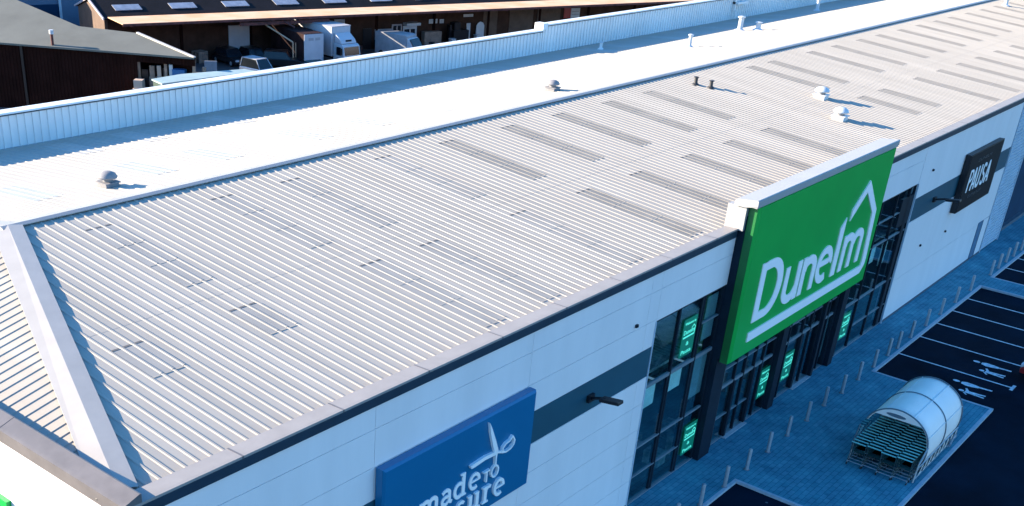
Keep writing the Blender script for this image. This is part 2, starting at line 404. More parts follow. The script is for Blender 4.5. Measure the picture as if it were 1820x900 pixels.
# ================================================================== the retail building
B = empty('retail_building', (0,0,0), 0, 'long low white retail warehouse with ribbed metal roof and navy edge', 'building')
SL = 0.095; YR = 13.04; ZR = 10.335; YB = 24.35; XE = 112.0
def zf(y): return ZR-SL*abs(YR-y)
PITCH = 1/3.0; H = 0.021
prof = [(0.0, 0), (0.232, 0), (0.256, H), (0.306, H), (0.3333, 0)]
HX0, HY0, HX1 = 0.42, 0.70, 5.55         # hip line in plan
def hipY(x): return HY0+(x-HX0)/(HX1-HX0)*(YR-HY0)
def hipX(y):
    d = abs(YR-y); return HX1-(HX1-HX0)*d/(YR-HY0)
def slope_sheet(x0, x1, front, y_lo=None, y_hi=None, dz=0.0, clip=True, mi=0, mb=None, capmi=None):
    mb = mb or MB(); n0 = round(x0/PITCH); n1 = round(x1/PITCH); rows = []
    for k in range(n0, n1):
        for i, (px, h) in enumerate(prof[:-1] if k < n1-1 else prof):
            x = k*PITCH+px
            lo = 0.30 if y_lo is None else y_lo; hi = YR if y_hi is None else y_hi
            if clip and x < HX1: hi = max(lo+0.01, min(hi, hipY(x)))
            if x < HX0 and clip: continue
            ya, yb = (lo, hi) if front else (2*YR-lo, 2*YR-hi)
            if not front and y_lo is None: ya = YB
            rows.append(((x, ya, zf(ya)+h+dz), (x, yb, zf(yb)+h+dz)))
    V = [p for r in rows for p in r]; F = [(2*i, 2*i+2, 2*i+3, 2*i+1) for i in range(len(rows)-1)]
    mb.add(V, F, mi)
    return mb
slope_sheet(0.33, XE, True).build('roof_slope', M['roof'], B)
slope_sheet(0.33, XE, False).build('roof_slope', M['roof_back'], B)
# hipped end slope: ribs run along X
mb = MB(); rows = []; k = 0; EG = (ZR-zf(HY0))/(HX1-HX0)
y = 0.34
while y < 25.2:
    for px, h in prof[:-1]:
        yy = y+px
        xh = hipX(yy)
        if xh < HX0: xh = HX0+0.001
        rows.append(((HX0-0.1, yy, zf(HY0)-0.1*EG+h), (xh, yy, zf(HY0)+(xh-HX0)*EG+h)))
    y += PITCH
mb.add([p for r in rows for p in r], [(2*i, 2*i+2, 2*i+3, 2*i+1) for i in range(len(rows)-1)])
mb.build('roof_slope', M['roof'], B)
# cross seams (end laps of the sheets)
mb = MB()
for yy in (6.35,):
    slope_sheet(3.0, XE, True, yy, yy+0.025, 0.002, mb=mb)
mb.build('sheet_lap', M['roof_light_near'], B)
# rooflights
cols_u = [7.45, 12.1, 15.05, 19.7, 23.5, 27.35, 31.1, 34.85, 38.5, 49.6, 52.3, 57.75, 61.5, 65.2, 68.8, 72.6, 76.2, 79.85, 83.5, 87.3, 91.0, 94.8, 98.5]
cols_l = [3.65, 7.45, 12.2, 15.1, 19.8, 23.65, 27.4, 31.2, 35.0, 38.7, 49.97, 52.9, 58.4, 62.2, 66.0, 69.7, 73.6, 77.2, 81.0, 84.8, 88.5, 92.3]
def rooflight(x, y0, y1, segs, front):
    k = round(x/PITCH); x = k*PITCH
    mb = MB(); L = (y1-y0)/segs
    for i in range(segs):
        slope_sheet(x, x+1.0, front, y0+i*L+(0.0 if i == 0 else 0.04), y0+(i+1)*L, 0.007, clip=False, mb=mb, mi=0)
    for j in range(3 if front else 0):       # top filler strip darkened as a shadow line, laps at the foot and joints, in the pans between the ribs
        for yy, mi, ww in [(y1, 1, 0.07)]+([(y0-0.05, 2, 0.04)])+[(y0+i*L, 2, 0.035) for i in range(1, segs)]:
            a, b2 = x+j*PITCH+0.0, x+j*PITCH+0.213
            ya, yb = (yy, yy+ww) if front else (2*YR-yy, 2*YR-yy-ww)
            z = zf(ya)+0.010; z2 = zf(yb)+0.010
            mb.add([(a, ya, z), (b2, ya, z), (b2, yb, z2), (a, yb, z2), (a, ya, z+0.004), (b2, ya, z+0.004), (b2, yb, z2+0.004), (a, yb, z2+0.004)],
                   [(0,3,2,1),(4,5,6,7),(0,1,5,4),(1,2,6,5),(2,3,7,6),(3,0,4,7)], mi)
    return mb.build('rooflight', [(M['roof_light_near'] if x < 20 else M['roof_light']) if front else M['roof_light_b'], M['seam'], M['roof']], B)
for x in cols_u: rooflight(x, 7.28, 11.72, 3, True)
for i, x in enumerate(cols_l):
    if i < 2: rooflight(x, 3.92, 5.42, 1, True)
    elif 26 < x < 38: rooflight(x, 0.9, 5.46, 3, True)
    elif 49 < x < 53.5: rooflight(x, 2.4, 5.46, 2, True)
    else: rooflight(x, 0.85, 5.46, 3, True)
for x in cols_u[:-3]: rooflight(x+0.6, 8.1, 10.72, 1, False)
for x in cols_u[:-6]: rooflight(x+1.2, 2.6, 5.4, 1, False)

# ridge cap and hip caps
mb = MB()
rc = [(-0.15, 0.05), (-0.15, 0.075), (0, 0.10), (0.36, 0.075), (0.38, 0.045)]
def zcap(dy, o): return ZR-SL*abs(dy)+o
V = []
for x in (HX1-0.15, XE):
    for dy, o in rc: V.append((x, YR+dy, zcap(dy, o)))
mb.add(V, [(i, i+1, i+6, i+5) for i in range(4)]+[(0,1,2,3,4)])
mb.build('ridge_cap', M['cap'], B)
for sgn in (1, -1):
    a = Vector((HX0-0.05, YR-sgn*(YR-HY0), zf(HY0)+0.03)); b = Vector((HX1+0.1, YR, ZR+0.05)); mb = MB()
    d = (b-a); dl = Vector((-d.y, d.x, 0)).normalized()
    if sgn < 0: dl = -dl
    # left wing lies on the end slope, right wing on the long slope
    wl, wr = 0.44, 0.40
    V = []
    for p in (a, b):
        left = p+dl*wl; right = p-dl*wr
        zl_ = zf(HY0)+(left.x-HX0)*EG; zr_ = zf(right.y)
        V += [Vector((left.x, left.y, zl_+0.045)), Vector((left.x, left.y, zl_+0.075)), Vector((p.x, p.y, zf(p.y)+0.10)), Vector((right.x, right.y, zr_+0.088)), Vector((right.x, right.y, zr_+0.04))]
    mb.add(V, [(i, i+1, i+6, i+5) for i in range(4)])
    mb.build('hip_cap', M['hipcap'], B)

# front coping: dark fascia band and pale grey capping, broken by the entrance portal
PX0, PX1 = 25.5, 38.62
for x0, x1 in ((0.0, PX0), (PX1, XE)):
    mb = MB(); mb.box((x0, -0.06, 8.98), (x1, 0.10, 9.235), 0)
    mb.box((x0, -0.075, 9.238), (x1, 0.02, 9.30), 1)
    mb.prism([(x0, 0.022, 9.22), (x0, 0.022, 9.297), (x0, 0.42, 9.285), (x0, 0.52, 9.20), (x0, 0.50, 9.05)], (x1-x0, 0, 0), 1)
    
    k = x0+2.9
    while k < x1: mb.prism([(k, -0.078, 9.238), (k, -0.078, 9.303), (k, 0.42, 9.291), (k, 0.515, 9.21)], (0.05, 0, 0), 2); k += 3.0
    mb.build('gutter_coping', [M['navy'], M['coping_front'], M['coping']], B)
# end coping (X = 0 side)
mb = MB(); mb.box((-0.02, 0.10, 9.02), (0.10, YB, 9.262), 0)
mb.prism([(-0.06, -0.07, 9.265), (-0.06, -0.07, 9.36), (0.0, -0.07, 9.385), (0.33, -0.07, 9.50), (0.37, -0.07, 9.49), (0.37, -0.07, 9.08), (0.30, -0.07, 9.06)], (0, YB+0.07, 0), 1)
mb.prism([(-0.066, 4.3, 9.26), (-0.066, 4.3, 9.368), (0.0, 4.3, 9.393), (0.335, 4.3, 9.508), (0.335, 4.3, 9.3)], (0, 0.03, 0), 1)
mb.build('end_coping', [M['coping'], M['coping']], B)
# gutter lining at the front eave and along the far parapet
mb = MB(); mb.prism([(0.3, 22.6, 9.30), (0.3, YB, 9.14), (0.3, YB, 9.27), (0.3, 23.3, 9.315)], (XE-0.3, 0, 0))
mb.build('gutter', M['gutter'], B)

# walls: cladding panels with real open joints in front of a dark backing
mb = MB(); mb.box((0.03, 0.03, 0.0), (20.62, 0.5, 8.97), 0); mb.box((45.38, 0.03, 0.0), (61.3, 0.5, 8.97), 0)
mb.box((20.62, 0.03, 7.2), (45.38, 0.5, 8.97), 0)
mb.build('wall', M['joint'], B)
vx = [0.02, 0.62, 7.1, 13.52, 20.0, 20.66]
rowsz = [0.12, 1.15, 2.2, 3.2, 4.22, 5.22]
up = [6.32, 7.27, 8.33, 8.98]
def panel(x0, x1, z0, z1, m='panel', nm='wall_panel', y0=0.0, y1=0.028):
    b2 = MB(); g2 = 0.006; b2.box((x0+g2, y0, z0+g2), (x1-g2, y1, z1-g2)); return b2.build(nm, M[m], B)
for i in range(len(vx)-1):
    for j in range(len(rowsz)-1): panel(vx[i], vx[i+1], rowsz[j], rowsz[j+1])
    for j in range(len(up)-1): panel(vx[i], vx[i+1], up[j], up[j+1])
for z0, z1 in ((7.2, 8.33), (8.33, 8.98)): panel(20.66, 26.0, z0, z1); panel(38.62, 45.3, z0, z1)
wx = [45.34, 52.2, 59.2]
for i in range(2):
    for z0, z1 in ((0.12, 2.2), (2.2, 5.22), (6.40, 8.98)): panel(wx[i], wx[i+1], z0, z1)
panel(59.2, 61.35, 2.3, 5.22); panel(59.2, 61.35, 6.40, 8.98)
for a_, b_, z_ in ((0.02, 20.64, 6.31), (45.36, 61.35, 6.39)):
    mb = MB(); mb.box((a_, 0.006, 5.232), (b_, 0.026, z_)); mb.build('cladding_band', M['band'], B)
mb = MB(); mb.box((0.02, -0.02, 0.001), (20.6, 0.025, 0.115)); mb.box((45.4, -0.02, 0.001), (59.2, 0.025, 0.115))
mb.build('plinth', M['plinth'], B)
# blue door panel beside the ribbed bay
mb = MB(); mb.box((59.35, -0.005, 0.10), (60.15, 0.025, 2.26), 0); mb.box((60.2, -0.005, 0.1), (61.3, 0.02, 2.26), 1)
mb.box((59.28, -0.03, 0.001), (61.35, 0.03, 0.098), 2); mb.box((60.15, -0.02, 0.1), (60.2, 0.02, 2.27), 2)
mb.build('service_door', [M['bluedoor'], M['panel'], M['plinth']], B)
# ribbed bay 61.4 - 65 (horizontal ribs) and the dark unit beyond
mb = MB(); z = 0.1; V = []
while z < 8.95:
    V += [(61.42, -0.02, z), (65.0, -0.02, z), (61.42, -0.02, z+0.13), (65.0, -0.02, z+0.13), (61.42, 0.04, z+0.15), (65.0, 0.04, z+0.15), (61.42, 0.04, z+0.19), (65.0, 0.04, z+0.19)]; z += 0.21
mb.add(V, [(2*i, 2*i+1, 2*i+3, 2*i+2) for i in range(len(V)//2-1)]); mb.box((61.36, -0.06, 0), (61.42, 0.3, 8.97)); mb.box((65.0, -0.06, 0), (65.12, 1.0, 8.97))
mb.build('ribbed_wall', M['shutter'], B)
mb = MB(); mb.box((65.12, 0.55, 0), (XE, 1.0, 8.97), 0); mb.box((61.5, 0.05, 0), (65.0, 1, 8.9), 0)
mb.box((65.12, 0.3, 0.002), (XE, 0.56, 0.25), 1)
mb.build('dark_wall', [M['darkwall'], M['plinth']], B)
mb = MB(); mb.box((66.1, 0.45, 0.25), (67.5, 0.56, 2.5)); mb.build('unit_door', M['sign_black'], B)
# rear block: end wall, back wall, floor inside
mb = MB(); mb.box((0.0, 0.52, 0.0), (0.35, YB, 9.01)); mb.build('wall', M['panel'], B)
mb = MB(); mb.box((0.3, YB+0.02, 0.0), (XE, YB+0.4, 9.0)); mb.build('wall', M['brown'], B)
# parapet on the far side: inner face with vertical ribs, pale cap, step up after 48 m
def parapet(x0, x1, ztop, y):
    mb = MB(); k = int((x1-x0)/PITCH); V = []
    for i in range(k+1):
        for px, h in ((0, 0), (0.21, 0), (0.22, 0.055), (0.315, 0.055)):
            xx = min(x0+i*PITCH+px, x1); V += [(xx, y-h, 9.15), (xx, y-h, ztop-0.08)]
    mb.add(V, [(2*i, 2*i+2, 2*i+3, 2*i+1) for i in range(len(V)//2-1)])
    mb.box((x0, y+0.02, 9.0), (x1, y+0.40, ztop-0.06))
    mb.build('parapet', M['parapet'], B)
    mb = MB(); mb.box((x0, y-0.10, ztop-0.05), (x1, y+0.46, ztop+0.02), 0); mb.box((x0, y-0.07, ztop-0.11), (x1, y+0.43, ztop-0.052), 1)
    mb.build('parapet_cap', [M['parapet_cap'], M['navy']], B)
parapet(-0.0, 48.1, 10.60, YB); parapet(48.1, XE, 10.90, YB-0.02)
mb = MB(); mb.box((47.95, YB-0.13, 10.63), (48.45, YB+0.5, 10.99)); mb.build('parapet_stop', M['parapet_cap'], B)

# entrance portal carrying the big sign
mb = MB()
mb.box((PX0+0.1, -0.28, 4.35), (PX1-0.1, 0.5, 9.75), 0)
mb.box((PX0+0.12, -0.20, 0.0), (26.5, 0.5, 4.35), 0)
mb.box((31.75, -0.18, 0.0), (32.3, 0.5, 4.35), 0)
mb.box((36.38, -0.10, 0.0), (36.6, 0.4, 4.35), 0)
mb.box((38.05, -0.20, 0.0), (38.55, 0.5, 4.35), 0)
mb.build('portal', M['column'], B)
mb = MB()    # pale upstand with sloping back seen over the roof
mb.box((PX0-0.03, -0.24, 9.24), (PX0+0.3, 0.46, 10.09), 0); mb.box((PX0+0.31, 0.0, 9.05), (PX1+0.02, 0.16, 10.05), 0)
mb.box((PX0+0.31, -0.283, 9.80), (PX1+0.0, -0.02, 10.18), 0); mb.box((PX0-0.1, -0.64, 10.14), (PX1+0.05, -0.3, 10.2), 0)
mb.prism([(PX0-0.12, -0.66, 10.20), (PX0-0.12, -0.66, 10.40), (PX0-0.12, -0.62, 10.42), (PX0-0.12, 0.12, 10.34), (PX0-0.12, 0.20, 10.26), (PX0-0.12, 0.20, 10.10), (PX0-0.12, -0.2, 10.1)], (PX1-PX0+0.2, 0, 0), 0)
mb.build('portal_coping', M['coping_pale'], B)
mb = MB(); mb.box((26.55, -0.03, 0.0), (26.95, 0.2, 4.3)); mb.build('brick_pier', M['pier'], B)

# windows: frame > panes
def window(x0, x1, zt, xs, zs, y=0.10, extra=(), zb=0.05):
    f = MB()
    for x in xs: f.box((x-0.04, y-0.06, zb), (x+0.04, y+0.06, zt), 0)
    for z, a, b2, th in zs: f.box((a, y-0.05, z-th/2), (b2, y+0.05, z+th/2), 1)
    f.box((x0, y-0.07, zb-0.05), (x1, y+0.07, zb), 1); f.box((x0, y-0.065, zt), (x1, y+0.065, zt+0.06), 0)
    for e in extra: f.box(e[0], e[1], 0)
    fo = f.build('window', [M['frame'], M['transom']], B)
    p = MB()
    for i in range(len(xs)-1): p.box((xs[i]+0.04, y-0.006, zb), (xs[i+1]-0.04, y+0.006, zt))
    p.build('pane', M['glass'], fo)
    return fo
w1 = window(20.66, 26.0, 7.13, (20.70, 22.43, 24.2, 25.55), ((2.33, 20.7, 25.6, 0.07), (4.72, 20.7, 25.6, 0.13), (1.12, 20.7, 24.2, 0.05), (6.05, 24.2, 25.6, 0.05)),
           extra=(((22.28, 0.06, 0.05), (22.38, 0.2, 4.7)), ((24.02, 0.06, 0.05), (24.16, 0.22, 7.1))))
w2 = window(26.5, 31.75, 4.3, (26.98, 28.15, 29.0, 29.92, 30.72, 31.7), ((2.52, 27, 31.7, 0.12), (3.3, 27, 31.7, 0.05), (1.12, 27, 30.0, 0.05)),
            extra=(((28.1, -0.02, 0.05), (28.25, 0.16, 2.5)), ((29.85, -0.02, 0.05), (30.0, 0.16, 2.5))))
w3 = window(32.3, 38.05, 4.3, (32.34, 33.1, 34.5, 35.4, 36.36, 37.3, 38.0), ((2.62, 32.3, 38.0, 0.12), (3.4, 32.3, 38.0, 0.05)),
            extra=(((34.42, -0.02, 0.05), (34.62, 0.16, 2.6)), ((37.9, 0.0, 0.05), (38.05, 0.16, 4.3))))
w4 = window(38.55, 45.34, 7.13, (38.6, 39.35, 40.98, 42.95, 44.6, 45.28), ((2.45, 38.6, 45.3, 0.08), (4.95, 38.6, 45.3, 0.07), (1.07, 40.98, 45.3, 0.05), (6.08, 38.6, 44.6, 0.04)),
            extra=(((43.75, 0.04, 5.3), (45.3, 0.2, 6.7)), ((44.55, 0.04, 0.05), (45.0, 0.2, 5.3))))
mb = MB(); mb.box((45.29, -0.04, 0), (45.36, 0.2, 7.18)); mb.build('window_jamb', M['shutter'], B)
mb = MB(); mb.box((20.61, -0.03, 0.0), (20.655, 0.15, 7.2)); mb.build('window_jamb', M['shutter'], B)
# pale blinds behind the glass, and mid-blue boards painting its reflections
for (a, b2, c, d) in ((20.76, 3.75, 21.75, 4.64), (22.46, 3.82, 23.6, 4.64), (24.5, 2.9, 25.5, 4.55), (41.35, 4.03, 42.05, 4.80), (42.9, 3.6, 43.6, 4.7), (37.35, 0.4, 37.95, 2.4), (24.7, 5.2, 25.5, 6.9)):
    mb = MB(); mb.box((a, 0.19, b2), (c, 0.21, d)); mb.build('blind', M['blind'] if a not in (37.35, 24.5, 24.7) else M['board_blue'], B)
mb = MB()
for a, b2 in ((28.05, 29.95), (34.45, 36.35)): mb.box((a, -0.14, 0.002), (b2, 0.03, 0.035))
mb.build('doorstep', M['mat'], B)
# shop interior
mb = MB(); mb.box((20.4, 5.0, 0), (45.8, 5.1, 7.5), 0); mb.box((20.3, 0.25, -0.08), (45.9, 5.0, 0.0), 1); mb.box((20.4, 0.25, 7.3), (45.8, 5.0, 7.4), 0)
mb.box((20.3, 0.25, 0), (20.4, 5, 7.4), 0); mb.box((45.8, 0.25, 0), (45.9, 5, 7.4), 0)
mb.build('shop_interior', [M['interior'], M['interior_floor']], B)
mb = MB()
for i in range(46):
    x = random.uniform(20.8, 45.0); y = random.uniform(0.6, 3.5); z0 = random.choice((0.0, 0.0, 0.4, 0.9, 1.4))
    mb.box((x, y, z0), (x+random.uniform(0.2, 0.9), y+random.uniform(0.2, 0.7), z0+random.uniform(0.2, 1.0)))
for i in range(7):
    z = 4.9; x = 21+i*3.6; mb.box((x, 0.5, z-0.12), (x+3.2, 4.8, z)); 
tag(mb.build('shop_stock', M['stock'], B), kind='stuff')
for i in range(6):
    for zz in (3.9, 6.9):
        mb = MB(); x = 21.2+i*4.1; mb.box((x, 0.8, zz), (x+0.08, 4.4, zz+0.05)); mb.box((x+1.9, 0.8, zz), (x+1.98, 4.4, zz+0.05)); mb.build('ceiling_light', M['tube_light'], B)
# cladding details: small alarm boxes / marks
for i, (x, z, lab) in enumerate(((19.3, 7.44, 0), (47.0, 7.56, 0), (48.40, 3.43, 0), (52.37, 3.31, 0))):
    mb = MB(); mb.box((x-0.06, -0.07, z-0.05), (x+0.06, 0.0, z+0.05)); mb.box((x-0.03, -0.09, z-0.03), (x+0.03, -0.07, z+0.02))
    o = mb.build('alarm_box', M['frame'])
    tag(o, ['small dark alarm box on white wall left of the tall window', 'small dark alarm box high on white wall beside the black cafe sign', 'small dark fitting low on white wall nearest the entrance glazing', 'small dark fitting low on the white wall below the black cafe sign'][i], 'alarm box', 'small fittings on the white wall')

# ================================================================== signs
S = empty('shop_sign', (32.1, -0.6, 4.2), 0, 'huge green shop sign with white Dunelm lettering and house outline above the entrance', 'sign')
def local(o, p):      # meshes are written in world coordinates: cancel the parent's offset
    o.location = (-p.location.x, -p.location.y, -p.location.z); return o
gx0, gx1, gz0, gz1 = 25.62, 38.6, 4.24, 10.13
mb = MB(); mb.box((gx0, -0.58, gz0), (gx1, -0.285, gz1), 1)
mb.add([(gx0,-0.582,gz0),(gx1,-0.582,gz0),(gx1,-0.582,gz1),(gx0,-0.582,gz1),(gx0+0.14,-0.66,gz0+0.05),(gx1-0.14,-0.66,gz0+0.05),(gx1-0.14,-0.66,gz1-0.02),(gx0+0.14,-0.66,gz1-0.02)],
       [(4,5,6,7),(0,1,5,4),(1,2,6,5),(2,3,7,6),(3,0,4,7)], 0)
local(mb.build('panel', [M['green'], M['green_edge']], S), S)
F = Flat(-0.66, 0.03); WS = 0.36
bz, xz = 5.55, 7.10
# D
F.stroke([(27.05, bz), (27.05, 7.84)], 0.42)
F.stroke([(27.0, bz+0.17), (27.6, bz+0.17)]+arc(27.75, 6.69, 0.95, 0.98, -84, 84, 16)+[(27.6, 7.67), (27.0, 7.67)], [0.34]*2+[0.34+0.14*math.sin(math.pi*i/16) for i in range(17)]+[0.34]*2)
# u
F.stroke([(29.36, xz), (29.36, 6.2)]+arc(29.86, 6.08, 0.50, 0.38, 180, 330, 10)+[(30.42, 6.05)], WS)
F.stroke([(30.46, xz), (30.46, bz)], WS)
# n
F.stroke([(30.95, xz), (30.95, bz)], WS)
F.stroke([(31.0, 6.5)]+arc(31.46, 6.52, 0.50, 0.40, 150, 0, 10)+[(31.97, bz)], WS)
# e
F.stroke([(32.45, 6.42), (33.45, 6.42)], 0.24)
F.stroke([(33.58, 6.30)]+arc(33.0, 6.33, 0.60, 0.62, 0, 300, 24), 0.33)
# l with slanted top, m
F.poly([(33.98, bz), (34.42, bz), (34.42, 7.98), (33.98, 7.62)])
F.stroke([(34.95, xz), (34.95, bz)], WS)
F.stroke([(35.0, 6.6)]+arc(35.37, 6.62, 0.42, 0.34, 150, 0, 10)+[(35.80, bz)], 0.34)
F.stroke([(35.84, 6.6)]+arc(36.32, 6.62, 0.44, 0.34, 150, 0, 10)+[(36.77, bz)], 0.34)
# baseline bar and house outline
F.poly([(26.74, 4.82), (37.62, 4.82), (37.98, 5.15), (38.02, 5.4), (37.58, 5.4), (37.52, 5.19), (26.74, 5.19)])
F.poly([(37.58, 5.4), (38.02, 5.4), (37.74, 7.66), (36.15, 9.18), (34.84, 8.20), (34.80, 7.74), (36.10, 8.70), (37.32, 7.58)])
local(F.build('lettering', M['sign_white'], S), S)

S2 = empty('made_to_measure_sign', (10.2, -0.3, 4.2), 0, 'blue square sign with white scissors reading made to measure', 'sign')
mb = MB(); x0, x1, z0, z1 = 7.14, 13.54, 4.17, 7.26
mb.box((x0, -0.24, z0), (x1, -0.03, z1), 0)
mb.add([(x0,-0.243,z0),(x1,-0.243,z0),(x1,-0.243,z1),(x0,-0.243,z1),(x0+0.06,-0.30,z0+0.05),(x1-0.05,-0.30,z0+0.05),(x1-0.05,-0.30,z1-0.06),(x0+0.06,-0.30,z1-0.06)],
       [(4,5,6,7),(0,1,5,4),(1,2,6,5),(2,3,7,6),(3,0,4,7)], 0)
local(mb.build('panel', M['sign_blue'], S2), S2)
F = Flat(-0.30, 0.015)
def slab(x, z, w=0.22, h=0.055): F.poly([(x-w/2, z), (x+w/2, z), (x+w/2, z+h), (x-w/2, z+h)])
st = 0.128
def g_m(x, b, h, k=1.0):
    F.stroke([(x+0.12*k, b), (x+0.12*k, b+h)], st)
    for q in (0, 1):
        a0 = x+(0.12+0.27*q)*k
        F.stroke([(a0, b+h*0.66)]+arc(a0+0.13*k, b+h*0.68, 0.14*k, h*0.25, 160, 0, 8)+[(a0+0.27*k, b)], st)
    slab(x+0.08*k, b+h-0.05, 0.16); [slab(x+(0.12+0.27*q)*k, b, 0.20) for q in range(3)]
def g_a(x, b, h):
    F.stroke([(x+0.05, b+h*0.80)]+arc(x+0.20, b+h*0.70, 0.15, h*0.23, 140, 0, 8)+[(x+0.36, b+0.08), (x+0.46, b+0.03)], 0.105)
    F.stroke(arc(x+0.20, b+h*0.30, 0.15, h*0.23, 60, 300, 12), 0.10)
    F.stroke([(x+0.26, b+h*0.52), (x+0.36, b+h*0.54)], 0.07); F.stroke([(x+0.26, b+0.06), (x+0.36, b+0.13)], 0.07)
def g_d(x, b, h):
    F.stroke(arc(x+0.25, b+h*0.48, 0.18, h*0.42, 50, 310, 14), 0.11)
    F.stroke([(x+0.43, b), (x+0.43, b+h+0.22)], st); slab(x+0.38, b+h+0.17, 0.18); slab(x+0.47, b, 0.18)
def g_e(x, b, h):
    F.stroke([(x+0.10, b+h*0.52), (x+0.44, b+h*0.52)], 0.06)
    F.stroke([(x+0.47, b+h*0.48)]+arc(x+0.27, b+h*0.5, 0.20, h*0.45, 0, 305, 18), 0.10)
def g_s(x, b, h):
    F.stroke(arc(x+0.2, b+h*0.72, 0.14, h*0.21, 30, 240, 10)+arc(x+0.2, b+h*0.28, 0.15, h*0.22, 70, -150, 10), 0.10)
def g_u(x, b, h):
    F.stroke([(x+0.10, b+h), (x+0.10, b+h*0.35)]+arc(x+0.23, b+h*0.32, 0.13, h*0.26, 180, 340, 8), st)
    F.stroke([(x+0.40, b+h), (x+0.40, b)], st); slab(x+0.06, b+h-0.05, 0.16); slab(x+0.36, b+h-0.05, 0.16); slab(x+0.46, b, 0.16)
def g_r(x, b, h):
    F.stroke([(x+0.12, b), (x+0.12, b+h)], st); F.stroke([(x+0.14, b+h*0.62)]+arc(x+0.27, b+h*0.66, 0.13, h*0.27, 170, 55, 7), 0.10)
    slab(x+0.08, b+h-0.05, 0.17); slab(x+0.13, b, 0.26)
h1 = 0.50
g_m(8.55, 5.17, h1, 1.05); g_a(9.43, 5.17, h1); g_d(9.93, 5.17, h1); g_e(10.58, 5.17, h1)
h2 = 0.53
g_m(7.95, 4.50, h2, 1.05); g_e(8.80, 4.50, h2); g_a(9.42, 4.50, h2); g_s(10.08, 4.50, h2); g_u(10.60, 4.50, h2); g_r(11.24, 4.50, h2); g_e(11.72, 4.50, h2)
# TO with the scissors' lower ring as the O
F.stroke([(11.20, 5.54), (11.48, 5.54)], 0.045); F.stroke([(11.34, 5.54), (11.34, 5.20)], 0.05)
F.stroke(arc(11.71, 5.40, 0.155, 0.175, 0, 360, 18)[:-1], 0.05, closed=True)
F.stroke([(11.71, 6.0), (11.70, 5.8), (11.72, 5.57)], [0.10, 0.055, 0.05])
F.poly([(11.27, 7.08), (11.40, 6.85), (11.60, 6.45), (11.77, 6.06), (11.70, 5.98), (11.62, 6.02), (11.50, 6.30), (11.34, 6.75)])
F.poly([(10.55, 6.03), (10.60, 5.93), (10.72, 5.93), (11.2, 5.97), (11.68, 5.94), (11.72, 6.04), (11.2, 6.08), (10.7, 6.05)])
F.stroke([(11.72, 6.0), (11.92, 5.93), (12.05, 5.89)], 0.06)
F.stroke([(11.97, 5.90), (12.00, 6.04), (12.12, 6.12), (12.30, 6.15), (12.42, 6.24), (12.53, 6.08), (12.50, 5.96), (12.35, 5.87), (12.15, 5.85)], 0.045, closed=True)
local(F.build('lettering', M['sign_white'], S2), S2)

S3 = empty('cafe_sign', (54.8, -0.3, 4.4), 0, 'black rectangular sign with white PAUSA letters above the car bays', 'sign')
mb = MB(); x0, x1, z0, z1 = 52.2, 58.0, 4.36, 7.45; mb.box((x0, -0.30, z0), (x1, -0.03, z1), 1)
mb.box((x0+0.06, -0.318, z0+0.05), (x1-0.06, -0.302, z1-0.08), 0)
local(mb.build('panel', [M['sign_black'], M['lamp']], S3), S3)
F = Flat(-0.318, 0.012); b0, t0 = 5.36, 6.55; q = 0.17
def PX(x): return x
F.stroke([(52.98, b0), (52.98, t0)], q); F.stroke([(52.95, t0-0.06)]+arc(53.22, 6.23, 0.25, 0.27, 85, -85, 8)+[(52.95, 5.90)], 0.14)
F.stroke([(53.58, b0), (53.86, t0)], q); F.stroke([(53.86, t0), (54.14, b0)], q); F.stroke([(53.68, 5.68), (54.04, 5.68)], 0.12)
F.stroke([(54.38, t0), (54.38, 5.75)]+arc(54.63, 5.68, 0.25, 0.26, 180, 360, 8)+[(54.88, t0)], q)
F.stroke(arc(55.45, 6.24, 0.22, 0.26, 20, 250, 9)+arc(55.45, 5.67, 0.23, 0.27, 70, -160, 9), 0.15)
F.stroke([(55.95, b0), (56.23, t0)], q); F.stroke([(56.23, t0), (56.52, b0)], q); F.stroke([(56.05, 5.68), (56.42, 5.68)], 0.12)
local(F.build('lettering', M['sign_white'], S3), S3)
local(text_obj('DUNELM', 53.75, -0.322, 6.86, 2.3, 0.16, M['sign_grey'], 'small_lettering', S3), S3)
local(text_obj('COFFEE SHOP', 53.6, -0.322, 4.94, 2.3, 0.16, M['sign_grey'], 'small_lettering', S3), S3)

# green sign on the sunlit end wall
mb = MB(); mb.box((-0.12, 4.35, 1.6), (-0.005, 11.8, 7.53)); S4 = mb.build('end_wall_sign', M['green'])
tag(S4, 'green sign on the bright white end wall in the bottom left corner', 'sign')

# window posters
def poster(x, z0, w_, h_, label, y=0.05):
    P = empty('window_poster', (x, y, z0), 0, label, 'poster', 'lit green posters in the shop windows')
    b2 = MB(); b2.box((0, -0.006, 0), (w_, 0.006, h_)); b2.build('panel', M['poster'], P)
    def T(t, fx, fz, fw, fh): text_obj(t, fx*w_, -0.008, fz*h_, fw*w_, fh*h_, M['poster_text'], 'lettering', P)
    T('Welcome to', 0.10, 0.84, 0.80, 0.075); T('Dunelm', 0.10, 0.59, 0.78, 0.12); T('&', 0.40, 0.28, 0.2, 0.10); T('Pausa', 0.12, 0.07, 0.74, 0.11)
    F2 = Flat(-0.008, 0.004)
    F2.poly([(0.08*w_, 0.50*h_), (0.90*w_, 0.50*h_), (0.92*w_, 0.54*h_), (0.08*w_, 0.54*h_)])
    F2.stroke([(0.90*w_, 0.53*h_), (0.92*w_, 0.70*h_), (0.80*w_, 0.77*h_), (0.66*w_, 0.71*h_)], 0.035*w_)
    F2.build('logo', M['poster_text'], P)
poster(22.86, 5.12, 0.95, 1.45, 'green glowing poster in the upper row of the tall left window')
poster(24.52, 0.55, 0.95, 1.25, 'green glowing poster at the foot of the tall left window')
poster(30.86, 0.72, 0.86, 1.32, 'green glowing poster left of the dark column under the big sign')
